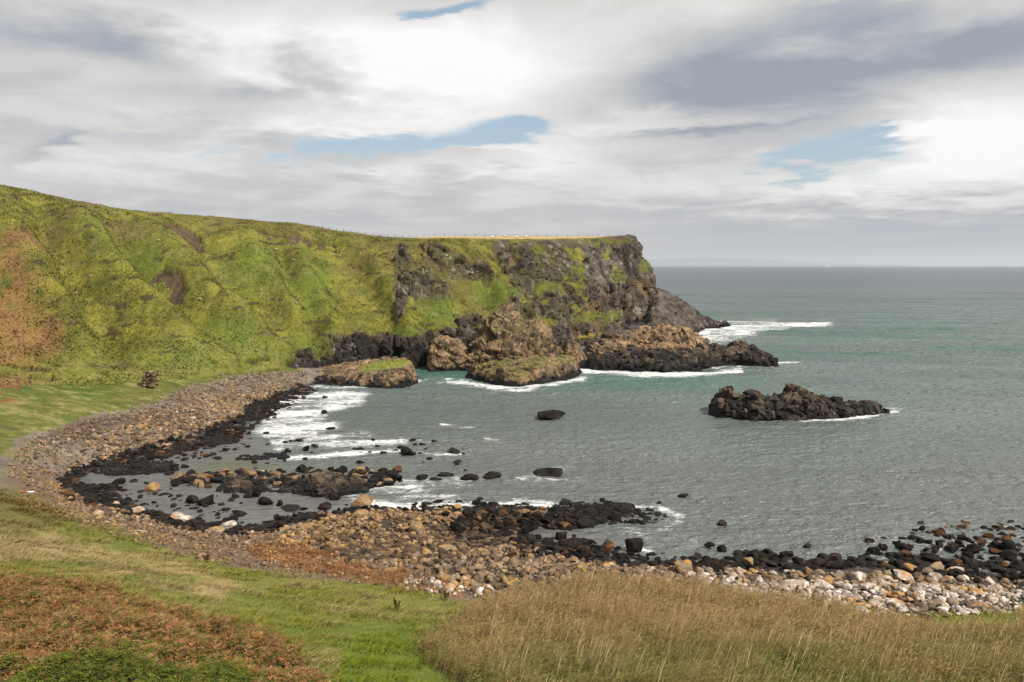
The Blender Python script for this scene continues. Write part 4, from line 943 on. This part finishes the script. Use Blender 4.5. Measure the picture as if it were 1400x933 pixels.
def build_zones():
    piles = {}
    for zi, (poly, n, med, sp, kind, label, group, nind, cat) in enumerate(ZONES):
        n = int(n * 1.0)
        r = np.random.RandomState(500 + zi); C = sample_zone(poly, n, 900 + zi, -3.0 if ('pool reef' in group or 'open water' in group or zi in (8,)) else -.75)
        sz = np.minimum(med * np.exp(r.normal(0, sp, len(C))), med * 2.0); order = np.argsort(-sz)
        for rank, i in enumerate(order):
            s = sz[i]; c0 = C[i]; dims = (s * r.uniform(.9, 1.35), s * r.uniform(.8, 1.1), s * r.uniform(.6, .9))
            px, _ = proj(c0[None]); inview = -5 < px[0] < 1405
            ind = nind > 0 and inview
            sub = 3 if ind else (2 if s > .5 else 1)
            ang = not ind and kind in ('umber', 'black', 'rusty') and s > .38
            if ang: sub = 2; dims = (dims[0] * 1.1, dims[1] * 1.1, dims[2] * .8)
            V = BLOCKS[r.randint(len(BLOCKS))] * .85 if ang else SHAPES[sub][r.randint(len(SHAPES[sub]))]; T = ICO[sub][1]
            zb = max(c0[2], -.1)
            P = place(V, dims, r.uniform(0, 6.28), (c0[0], c0[1], zb + dims[2] * r.uniform(.12, .38)), r)
            k = kind; u = r.rand()
            if kind in ('tan', 'grey') and u < .09 and zi < 6: k = 'orange'
            if kind == 'grey' and u > .82: k = 'pale' if zi == 3 else 'tan'
            if kind == 'grey' and .3 < u < .5: k = 'tan'
            if kind == 'pale' and u < .2: k = 'grey'
            if kind == 'black' and u < .06: k = 'rusty'
            if kind in ('tan', 'grey') and c0[2] < .45 + .3 * r.rand(): k = 'black'
            if kind in ('black',) and ((c0[2] > .9 and u > .5) or ('pool reef' in group and u > .7)): k = 'tan'
            if ind:
                nind -= 1; base = np.array([c0[0], c0[1], zb]); cc = rock_color(P, k, zi % 7, V[:, 2])
                bk = k in ('black', 'rusty')
                o = make_mesh('sea_rock' if cat == 'sea rock' else 'boulder', P - base, T, cc, M_BLACK if bk else M_ROCK); o.location = base
                tag(o, label, cat, group); INDIV.append((o, *[float(q[0]) for q in proj(c0[None])], k, s, cat))
            else:
                key = ('black' if k in ('black', 'rusty') else 'stone', 'flat' if ang else sub); piles.setdefault(key, []).append((P, k, V[:, 2]))
    for kind2, nm, lab, cat in (('black', 'seaweed_rocks', 'mass of small black weed covered stones along the waterline', 'dark stones'), ('stone', 'shingle', 'mass of small grey and brown beach stones and cobbles round the bay', 'shingle')):
        Vs, Fs, Cs, off, sm = [], [], [], 0, []
        for sub in (1, 2, 'flat'):
            L = piles.get((kind2, sub), [])
            if not L: continue
            for k in set(q[1] for q in L):
                Q = [q for q in L if q[1] == k]; P = np.stack([q[0] for q in Q]); nz = np.stack([q[2] for q in Q])
                tint = np.random.RandomState(7).uniform(.5, 1.4, (len(Q), 1, 1)); c = rock_color(P, k, 1, nz) * tint
                T = ICO[2 if sub == 'flat' else sub][1]; m = P.shape[1]; sm.append(sub != 'flat')
                Fs.append((T[None] + (np.arange(len(Q)) * m)[:, None, None]).reshape(-1, 3) + off); Vs.append(P.reshape(-1, 3)); Cs.append(c.reshape(-1, 3)); off += len(Q) * m
        o = make_mesh(nm, np.concatenate(Vs), Fs, np.concatenate(Cs), M_BLACK if kind2 == 'black' else M_ROCK, sm)
        tag(o, lab, cat, None, 'stuff')
build_zones()
relabel()

# ------------------------------------------------------------------ vegetation
def strips(base, H, W, lean, az, cols, seg=3, curve=1.6, droop=0.0, tipw=.15):
    """curved tapering blades; base (n,3), H, W, lean length, az of lean, colours (n,3) root and tip"""
    n = len(base); t = np.linspace(0, 1, seg + 1)[None, :]
    dx, dy = np.cos(az)[:, None], np.sin(az)[:, None]
    off = lean[:, None] * t ** curve; z = H[:, None] * (t - droop * t ** 3)
    cx = base[:, 0:1] + dx * off; cy = base[:, 1:2] + dy * off; cz = base[:, 2:3] + z
    wa = RNG.uniform(0, math.pi, n)[:, None]; w = W[:, None] * .5 * (1 - (1 - tipw) * t)
    L = np.stack([cx - np.cos(wa) * w, cy - np.sin(wa) * w, cz], -1); R = np.stack([cx + np.cos(wa) * w, cy + np.sin(wa) * w, cz], -1)
    V = np.stack([L, R], 2).reshape(n, -1, 3)             # n, 2(seg+1), 3
    k = np.arange(seg)[:, None] * 2; q = np.concatenate([k, k + 1, k + 3, k + 2], 1)
    Fq = (q[None] + (np.arange(n) * 2 * (seg + 1))[:, None, None]).reshape(-1, 4)
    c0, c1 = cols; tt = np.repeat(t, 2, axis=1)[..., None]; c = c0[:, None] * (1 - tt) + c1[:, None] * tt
    return V.reshape(-1, 3), Fq, np.broadcast_to(c, V.shape).reshape(-1, 3)
def scatter(poly, n, seed, ylim=(36, 120), xlim=(-60, 60)):
    r = np.random.RandomState(seed); out = []; got = 0
    while got < n:
        X = r.uniform(*xlim, n * 2); Y = r.uniform(*ylim, n * 2); Z = G(X, Y); P = np.stack([X, Y, Z], -1); px, py = proj(P)
        px = px + 14 * fbm(P, 9, 2, s=40) + r.normal(0, 12, len(px)); py = py + 5 * fbm(P, 7, 2, s=41) + r.normal(0, 4, len(px))
        k = in_poly(poly, px, py) & (py < 1010) & (px > -60) & (px < 1460); out.append(P[k]); got += k.sum()
        if k.sum() < 5 and got == 0: break
    return np.concatenate(out)[:n]
def vcol(n, a, b, seed, j=.25):
    r = np.random.RandomState(seed); t = r.rand(n, 1); return (np.array(a) * (1 - t) + np.array(b) * t) * r.uniform(1 - j, 1 + j, (n, 1))
def build_reeds():
    B = scatter(P_REED, 52000, 1, (38, 100), (-10, 60)); n = len(B); r = np.random.RandomState(2)
    cl = fbm(B, 2.5, 3, s=130); cl2 = fbm(B, 8, 2, s=131)
    px, py = proj(B)
    low = sstep(840, 935, py + 40 * cl2)                   # the nearer reeds are greener and leafier
    H = (1.45 + .9 * cl + .4 * cl2) * r.uniform(.65, 1.12, n) * np.where(px < 660, .75, 1)
    az = r.normal(.15, .5, n); lean = H * np.clip(r.normal(.30, .12, n), .02, .8)
    gold = vcol(n, (.18, .112, .050), (.37, .245, .118), 3, .4); grn = vcol(n, (.055, .075, .018), (.15, .15, .045), 4, .4)
    f = np.clip(low * .72 + .35 * r.rand(n) - .15 - .7 * cl, 0, 1)[:, None]
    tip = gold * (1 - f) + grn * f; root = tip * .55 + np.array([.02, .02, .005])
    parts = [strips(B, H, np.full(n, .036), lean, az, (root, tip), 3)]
    for k in range(3):                                      # leaves off each stem
        s = r.rand(n) < .85; m = s.sum(); t = r.uniform(.3, .85, m); b = B[s].copy(); l = lean[s] * t ** 1.6
        b[:, 0] += np.cos(az[s]) * l; b[:, 1] += np.sin(az[s]) * l; b[:, 2] += H[s] * t
        lc = (tip[s] * .8 + vcol(m, (.06, .07, .015), (.15, .13, .04), 7 + k) * .4)
        parts.append(strips(b, r.uniform(-.05, .35, m), r.uniform(.03, .05, m), r.uniform(.3, .6, m), r.normal(.2, .8, m), (lc, lc * 1.1), 2, 1.0, .6))
    pl = r.rand(n) < np.clip(.85 - low * .7, .1, 1); m = pl.sum(); b = B[pl].copy()   # seed plumes
    b[:, 0] += np.cos(az[pl]) * lean[pl] * .92; b[:, 1] += np.sin(az[pl]) * lean[pl] * .92; b[:, 2] += H[pl] * .95
    pc = vcol(m, (.21, .135, .062), (.36, .25, .12), 9)
    parts.append(strips(b, r.uniform(.10, .20, m), r.uniform(.035, .06, m), r.uniform(.08, .2, m), r.normal(.1, .4, m), (pc, pc * 1.1), 2, 1.4, .2, .3))
    k = (r.rand(n) < .03) & (px > 660); b = B[k]; m = len(b); sc_ = vcol(m, (.36, .28, .16), (.52, .41, .25), 12)   # bleached old canes
    parts.append(strips(b, H[k] * 1.4, np.full(m, .06), H[k] * r.uniform(.2, .55, m), r.normal(0, .35, m), (sc_ * .8, sc_), 3))
    o = make_mesh('reed_bed', *merge(parts), M_LEAF); tag(o, 'golden brown reed bed leaning in the wind across the right foreground', 'reeds', None, 'stuff')
build_reeds()
def build_bracken():
    B = scatter(P_BRACKEN, 15000, 21, (30, 75), (-45, 0)); n = len(B); r = np.random.RandomState(22); px, py = proj(B)
    cl = fbm(B, 1.6, 3, s=140); cl2 = fbm(B, 5, 3, s=141)
    H = np.clip(.62 + 1.0 * cl + .25 * cl2, .12, 1.6) * r.uniform(.6, 1.1, n)
    green = sstep(-.1, .5, (py - 905 + (px - 100) * -.10) / 70 + .8 * cl2 + .5 * cl + .15)
    c = np.where((r.rand(n) < green * .9 + .22)[:, None], vcol(n, (.06, .085, .016), (.15, .16, .032), 23, .4), vcol(n, (.12, .066, .027), (.34, .170, .072), 24, .45))
    st = (r.rand(n) < .16) & (green < .6); c = np.where(st[:, None], vcol(n, (.26, .19, .09), (.32, .22, .10), 26), c)
    # each frond: an arching rib with pairs of leaflets
    az = r.uniform(0, 2 * math.pi, n); L = r.uniform(.35, .75, n); N = 6; parts = []
    for i in range(N):
        t = (i + .5) / N; x = L * t; z = H * (.55 + .75 * t - .55 * t * t)
        b = B + np.stack([np.cos(az) * x, np.sin(az) * x, z], -1)
        for sgn in (-1, 1):
            ll = L * .42 * (1 - t * .8) * r.uniform(.7, 1.2, n); a2 = az + sgn * (1.15 + .3 * r.normal(size=n))
            parts.append(strips(b, r.normal(.0, .05, n), L * .15 * (1.1 - t * .6), ll, a2, (c * .85, c * 1.1), 1, 1.0, 0, .3))
    o = make_mesh('bracken', *merge(parts), M_LEAF); tag(o, 'rust and green bracken covering the bank at the lower left', 'bracken', None, 'stuff')
build_bracken()
def build_grass():
    B = scatter(P_NEARGRASS, 110000, 31, (34, 125), (-75, 62)); px, py = proj(B)
    keep = ~in_poly(P_BRACKEN, px, py - 8) & ~in_poly(P_REED, px, py - 12); B = B[keep]; px, py = px[keep], py[keep]; n = len(B); r = np.random.RandomState(32)
    cl = fbm(B, (2.2, .9, 1.5), 3, s=150); cl2 = fbm(B, (8, 2.6, 4), 4, s=151)
    blonde = np.clip(poly_mask(P_BLONDE, px, py, 12) * .75 + sstep(.02, .28, cl2 + .6 * cl) * .85, 0, 1)
    lush = poly_mask([(470,880),(560,850),(600,880),(650,980),(450,980)], px, py, 10); olive = poly_mask([(-100,668),(0,672),(60,685),(110,712),(60,724),(-100,712)], px, py, 6)
    blonde = blonde * (1 - lush * .85)
    rust = poly_mask(P_RUSTY, px, py, 6)
    c = vcol(n, (.125, .142, .016), (.31, .28, .05), 33, .45); yl = vcol(n, (.26, .195, .085), (.46, .35, .18), 34, .35)
    c = np.where((r.rand(n) < blonde * .85)[:, None], yl, c); c = np.where((r.rand(n) < lush)[:, None], vcol(n, (.11, .15, .012), (.20, .23, .024), 35, .4), c)
    c = np.where((r.rand(n) < olive * .8)[:, None], vcol(n, (.10, .07, .02), (.18, .13, .04), 36), c); c = np.where((r.rand(n) < rust * .9)[:, None], vcol(n, (.20, .08, .03), (.30, .14, .06), 37), c)
    H = np.clip(.30 + .75 * cl + .15 * cl2, .06, 1.1) * r.uniform(.6, 1.2, n); lean = H * r.uniform(.6, 1.8, n) * (.6 + .6 * blonde)
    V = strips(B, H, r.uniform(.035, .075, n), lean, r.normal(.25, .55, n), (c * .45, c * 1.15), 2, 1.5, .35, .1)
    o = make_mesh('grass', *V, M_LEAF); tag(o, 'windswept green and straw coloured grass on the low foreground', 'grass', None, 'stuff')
    Br = sample_zone(P_RUSTY + [(335, 752)], 9000, 66); nr_ = len(Br); rc = vcol(nr_, (.17, .075, .030), (.34, .17, .075), 38, .35)
    Hr = np.clip(.22 + .5 * fbm(Br, 1.2, 3, s=155), .04, .6); V = strips(Br, Hr, r.uniform(.04, .09, nr_), Hr * r.uniform(.5, 1.6, nr_), r.normal(.2, .9, nr_), (rc * .6, rc), 2, 1.4, .3, .2)
    o = make_mesh('heath', *V, M_LEAF); tag(o, 'rust red low growth between the near grass and the boulders', 'heath', None, 'stuff')
    # tufts on the hillside and the meadow at its foot
    P, nn, Rk, Sc, hc, hpx, rr = (HILL[k] for k in ('P', 'n', 'Rk', 'Sc', 'c', 'px', 'rr'))
    m = (Rk < .45) & (Sc < .5) & (hpx > -40) & (hpx < 905) & (rr > 6) & (rr < 318)
    idx = np.argwhere(m); r2 = np.random.RandomState(60); pick = idx[r2.choice(len(idx), min(90000, len(idx)), replace=False)]
    B2 = P[pick[:, 0], pick[:, 1]] + r2.normal(0, .25, (len(pick), 3)) * (1, 1, 0); c2 = hc[pick[:, 0], pick[:, 1]] * r2.uniform(.75, 1.4, (len(pick), 1))
    Mw = sample_zone([(-60,500),(100,500),(430,485),(425,500),(385,507),(330,512),(270,526),(235,536),(215,552),(150,563),(90,578),(55,590),(20,600),(-20,640),(-60,640)], 42000, 61); gcol, _ = ground_colors(Mw); B2 = np.concatenate([B2, Mw]); c2 = np.concatenate([c2, gcol * r2.uniform(.75, 1.35, (len(Mw), 1))])
    n2 = len(B2); cl = fbm(B2, 3, 3, s=152); H2 = np.clip(.28 + .4 * cl, .08, .8) * r2.uniform(.6, 1.2, n2) * np.where(np.arange(n2) >= len(pick), .42, 1)
    V = strips(B2 - (0, 0, .1), H2, r2.uniform(.15, .45, n2) * np.where(np.arange(n2) >= len(pick), .5, 1), np.clip(H2, .25, 1) * r2.uniform(.8, 2.2, n2), r2.normal(-1.3, .7, n2), (c2, c2), 1, 1.2, 0, .25)
    o = make_mesh('hill_grass', *V, M_TURF); tag(o, 'coarse tussock grass covering the hillside and the meadow below it', 'grass', None, 'stuff')
build_grass()
exec_tail = True

def tube(pts, rad, seg=8):
    pts = np.asarray(pts, float); n = len(pts); rad = np.broadcast_to(rad, (n,)); a = np.arange(seg) * 2 * math.pi / seg
    d = np.gradient(pts, axis=0); d /= np.linalg.norm(d, axis=1, keepdims=True) + 1e-9
    up = np.array([0, 0, 1.0]); V = []
    for i in range(n):
        u = np.cross(d[i], up); u = u / np.linalg.norm(u) if np.linalg.norm(u) > 1e-3 else np.array([1.0, 0, 0]); v = np.cross(u, d[i])
        V.append(pts[i] + rad[i] * (np.cos(a)[:, None] * u + np.sin(a)[:, None] * v))
    V = np.concatenate(V); Fq = grid_faces(n, seg, True)
    V = np.concatenate([V, pts[:1], pts[-1:]]); c = len(V) - 2
    k = np.arange(seg); T = np.concatenate([np.stack([np.full(seg, c), (k + 1) % seg, k], 1), np.stack([np.full(seg, c + 1), (n - 1) * seg + k, (n - 1) * seg + (k + 1) % seg], 1)])
    return V, [Fq, T]
def empty(name, loc):
    o = bpy.data.objects.new(name, None); o.location = loc; COL.objects.link(o); return o

# ------------------------------------------------------------------ details
M_POST = mat_plain('post_wood', (.10, .085, .07)); M_WIRE = mat_plain('fence_wire', (.18, .17, .16), .5); M_WOOL = mat_plain('wool', (.72, .68, .60)); M_FACE = mat_plain('sheep_face', (.12, .10, .09))
M_WHITE = mat_plain('white_paint', (.8, .8, .8), .4); M_DOCK = mat_plain('dead_dock', (.06, .028, .018)); M_TIMBER = mat_plain('driftwood', (.34, .27, .20)); M_SOIL = mat_plain('distant_moor', (.10, .13, .12))

def brow_point(px):
    """a point on the brow or the field edge, straight from the hill mesh"""
    P, X, rr = HILL['P'], HILL['px'], HILL['rr']; row = 7 + 300 + 6
    j = int(np.argmin(np.abs(X[row, :np.argmax(X[row]) + 1] - px))); return P[row, j]
def hill_row(px, row):
    P, X = HILL['P'], HILL['px']; j = int(np.argmin(np.abs(X[row, :np.argmax(X[row]) + 1] - px))); return P[row, j]
def fence(pxs, row, label):
    pts = [hill_row(p, row) for p in pxs]; t = empty('fence', pts[len(pts) // 2]); o0 = np.array(t.location); tag(t, label, 'fence', 'post and wire fences on the cliff top')
    for p in pts:
        h = 1.15 + random.random() * .15; V, Fq = tube([p - o0 + (0, 0, -.3), p - o0 + (0, 0, h)], .085, 6); make_mesh('post', V, Fq, None, M_POST, False, t)
    for k in (.5, 1.05):
        V, Fq = tube([p - o0 + (0, 0, k) for p in pts], .02, 4); make_mesh('wire', V, Fq, None, M_WIRE, False, t)
random.seed(4)
fence(list(range(440, 571, 10)), 316, 'post and wire fence along the grassy cliff edge left of the straw field')
fence(list(range(580, 861, 14)), 334, 'long post and wire fence across the straw coloured field on the headland')
def sheep(px, row, rot, label):
    p = hill_row(px, row); t = empty('sheep', p); t.rotation_euler = (0, 0, rot); tag(t, label, 'sheep', 'sheep grazing on the headland')
    V, T = ICO[3]; B = V * (.62, .30, .32) * (1 + .06 * fbm(V, .3, 2)[:, None]) + (0, 0, .72)
    make_mesh('fleece', B, T, None, M_WOOL, True, t)
    V2, Fq = tube([(.50, 0, .80), (.68, 0, .72), (.84, 0, .50), (.93, 0, .34)], [.15, .12, .10, .05], 8); make_mesh('head', V2, Fq, None, M_FACE, True, t)
    for sx in (-.38, .36):
        for sy in (-.14, .14):
            V3, Fq = tube([(sx, sy, .55), (sx, sy, .28), (sx, sy, 0)], [.07, .045, .04], 6); make_mesh('leg', V3, Fq, None, M_FACE, True, t)
for a in ((673, 326, .4, 'white sheep furthest left on the straw coloured field'), (690, 330, 2.9, 'white sheep second from the left on the straw coloured field'), (706, 326, 1.0, 'white sheep third from the left on the straw coloured field'), (719, 330, 3.4, 'white sheep furthest right on the straw coloured field')): sheep(*a)
def hill_hit(px, py):
    X, Y = HILL['px'], HILL['py']; px2, py2 = proj(HILL['P']); d = (px2 - px) ** 2 + (py2 - py) ** 2 + (HILL['rr'] > 312) * 1e6; i = np.unravel_index(np.argmin(d), d.shape); return HILL['P'][i]
# pale stones on the slopes
STN = [(69,316),(217,330),(104,402),(124,378),(377,302+40),(401,356),(357,398),(405,415),(365,403),(492,347),(322,395),(275,410),(160,405),(440,348),(350,480),(318,405),(560,352),(650,338),(655,338),(610,350),(304,511),(8,265),(286,419),(583,372),(590,370),(653,370),(645,374),(540,396),(552,398)]
for i, (a, b) in enumerate(STN):
    p = hill_hit(a, b); s = .55 + .6 * random.random(); V, T = rock_shape(2, 700 + i); P = V * (s * .6, s * .5, s * .45); o = make_mesh('hillside_stone', P, T, rock_color(P + p, 'pale', 2) * .7, M_ROCK); o.location = p + (0, 0, s * .15)
    tag(o, 'small pale stone showing in the grass of the hillside', 'stone', 'pale stones scattered on the hillside')
# crag stump by the meadow: a short pillar of stacked dark stones with turf on top
def stump():
    p = at_y(206, 527, 163.0); g = float(G(np.array([p[0]]), np.array([p[1]]))[0]); p[2] = min(p[2], 99)
    t = empty('rock_stump', p); t.scale = (.72, .8, .8); tag(t, 'short square stump of dark stones capped with turf beside the meadow', 'rock stump')
    r = np.random.RandomState(5); Vs, Fs, Cs, off = [], [], [], 0
    for k in range(7):
        for j in range(8):
            V, T = BLOCKS[(k * 5 + j) % len(BLOCKS)], ICO[2][1]; P = place(V, (1.25, 1.0, .72), r.uniform(0, 6), (-1.15 + j % 4 * .76 + r.normal(0, .15), -.6 + (j // 4) * 1.0 + r.normal(0, .12), .2 + k * .52), r)
            c = rock_color(P + p, 'tan' if (k * 3 + j) % 5 else 'pale', 1) * (.25 + .4 * r.rand()); Vs.append(P); Fs.append(T + off); Cs.append(c); off += len(P)
    make_mesh('stonework', np.concatenate(Vs), np.concatenate(Fs), np.concatenate(Cs), M_ROCK, True, t)
    V, T = rock_shape(3, 91); P = V * (1.9, 2.6, 1.1) * (1 + .35 * fbm(V, .5, 3)[:, None]) + (-.5, 1.7, 2.95); make_mesh('turf_cap', P, T, np.tile((.13, .13, .03), (len(P), 1)), M_GROUND, True, t)
stump()
def ground_at(px, py):
    z = 2.0
    for _ in range(6): p = at_z(px, py, z); z = float(G(np.array([p[0]]), np.array([p[1]]))[0])
    return at_z(px, py, z)
# dead dock plants
def dock(px, py, h, label):
    p = ground_at(px, py); r = np.random.RandomState(int(px)); t = empty('dock_plant', p); tag(t, label, 'dead plant')
    Vs, Fs, Cs, off = [], [], [], 0
    for k in range(4):
        a = r.uniform(0, 6.28); tip = np.array([math.cos(a) * .22, math.sin(a) * .22, h * r.uniform(.75, 1)]); V, Fq = tube([(0, 0, -.1), tip * .5, tip], .018, 5); make_mesh('stem', V, Fq, None, M_DOCK, True, t)
        n = 70; tt = r.uniform(.4, 1, n); b = tip[None] * tt[:, None] + r.normal(0, .04, (n, 3)); v, f, c = strips(b, r.uniform(.02, .1, n), r.uniform(.04, .08, n), r.uniform(.03, .1, n), r.uniform(0, 6.3, n), (vcol(n, (.05, .02, .012), (.10, .04, .02), k),) * 2, 1)
        Vs.append(v); Fs.append(f + off); Cs.append(c); off += len(v)
    make_mesh('seed_head', np.concatenate(Vs), np.concatenate(Fs), np.concatenate(Cs), M_LEAF, True, t)
dock(543, 836, 1.0, 'dark brown dead dock plant standing upright in the green grass')
dock(610, 822, .8, 'dark brown dead dock clump near the edge of the boulders')
dock(283, 770, .9, 'dry brown dead dock on the shingle edge of the near grass')
# post on the ledge, driftwood, small litter
def small(name, label, cat, pts, rad, mat, loc):
    V, Fq = tube(pts, rad, 8); o = make_mesh(name, V, Fq, None, mat); o.location = loc; tag(o, label, cat)
_k = np.argmin((_px - 509) ** 2 + (_py - 524) ** 2); _q = LEDP.reshape(-1, 3)[_k]
small('post', 'short pale post standing against the front of the grassy ledge', 'post', [(0, 0, -.6), (.03, 0, .7), (0, 0, 2.0)], [.14, .13, .12], M_TIMBER, _q + (0, -.4, 0))
small('driftwood', 'bleached driftwood log lying on the near shingle', 'driftwood', [(-1, .1, .12), (0, 0, .16), (.9, -.15, .14)], [.06, .10, .05], M_TIMBER, ground_at(190, 728))
small('driftwood', 'pale plank of driftwood lying at the inner end of the near grass', 'driftwood', [(-.5, 0, .08), (.5, .1, .1)], [.09, .07], M_WHITE, ground_at(40, 674))
small('fishing_float', 'small bright blue float washed up at the head of the beach', 'float', [(-.2, 0, .12), (-.08, 0, .16), (.08, 0, .16), (.2, 0, .12)], [.06, .15, .15, .06], mat_plain('blue_plastic', (.05, .10, .5), .4), ground_at(87, 672))
small('fishing_float', 'small red float washed up left of the blue one', 'float', [(-.2, 0, .12), (-.08, 0, .16), (.08, 0, .16), (.2, 0, .12)], [.06, .14, .14, .06], mat_plain('red_plastic', (.5, .04, .03), .4), ground_at(30, 674))
# flat concrete slab at the head of the shingle
# vessel on the horizon
def vessel():
    Y = 14000.0; p = at_y(1133, 364, Y); t = empty('ship', (p[0], Y, 0)); tag(t, 'tiny white vessel far out on the horizon', 'ship')
    xs = np.array([-34, -30, 0, 26, 38.0]); sec = []
    for x, w, k in zip(xs, (5, 7, 8, 6, .4), (9, 8, 7.5, 9, 12)): sec.append([(x, -w, k), (x, -w * .7, 0), (x, 0, -2), (x, w * .7, 0), (x, w, k), (x, 0, k + .3)])
    V = np.array(sec).reshape(-1, 3); make_mesh('hull', V, grid_faces(5, 6, True), None, M_WHITE, False, t)
    sec = []
    for x, w, k in ((-24, 5, 22), (-6, 5, 26), (4, 5, 24), (6, 4, 10)): sec.append([(x, -w, 7), (x, -w, k), (x, w, k), (x, w, 7)])
    make_mesh('superstructure', np.array(sec).reshape(-1, 3), [grid_faces(4, 4, True), np.array([[0, 1, 2, 3], [12, 13, 14, 15]])], None, M_WHITE, False, t)
    V, Fq = tube([(-12, 0, 24), (-12, 0, 44)], [1.2, .6], 8); make_mesh('mast', V, Fq, None, M_WHITE, True, t)
vessel()
# faint coast beyond the horizon
def coast():
    pxs = np.linspace(840, 1240, 160); Y = 50000.0; top = np.interp(pxs, [840, 900, 960, 1010, 1080, 1150, 1240], [357, 354.5, 352, 353, 357, 360.5, 363.4]) + .5 * fbm(np.stack([pxs, 0 * pxs, 0 * pxs], -1), 14, 3)
    rows = []
    for k, (dy, f) in enumerate(((0, -.05), (900, .35), (2000, .75), (3200, 1.0), (5000, .9), (9000, .0))):
        p = at_y(pxs, top, Y + 3200); z = np.maximum(p[:, 2], 0) * f + (0 if k else -5); rows.append(np.stack([p[:, 0] * (Y + dy) / (Y + 3200), 0 * z + Y + dy, z + 22 * fbm(np.stack([p[:, 0], 0 * z + dy, z], -1), 1800, 3) * (f > .1)], -1))
    P = np.array(rows); make_mesh('hills', P.reshape(-1, 3), grid_faces(*P.shape[:2]), None, M_SOIL); 
    bpy.data.objects['hills']['kind'] = 'structure'
coast()

def haze():
    V = np.array([(x, y, z) for z in (-30, 560) for y in (-300, 64000) for x in (-60000, 60000)], float)
    Fq = np.array([[0, 2, 3, 1], [4, 5, 7, 6], [0, 1, 5, 4], [2, 6, 7, 3], [0, 4, 6, 2], [1, 3, 7, 5]])
    m = bpy.data.materials.new('haze'); m.use_nodes = True; t = NT(m.node_tree); t.n.clear()
    v = t.new('ShaderNodeVolumePrincipled'); v.inputs['Color'].default_value = (.80, .86, .95, 1); v.inputs['Density'].default_value = 3.0e-5; v.inputs['Anisotropy'].default_value = .2
    o = t.new('ShaderNodeOutputMaterial'); t.l.new(v.outputs[0], o.inputs['Volume'])
    tag(make_mesh('haze', V, Fq, None, m, False), 'thin sea haze fading the far coast', 'haze', None, 'stuff')
haze()
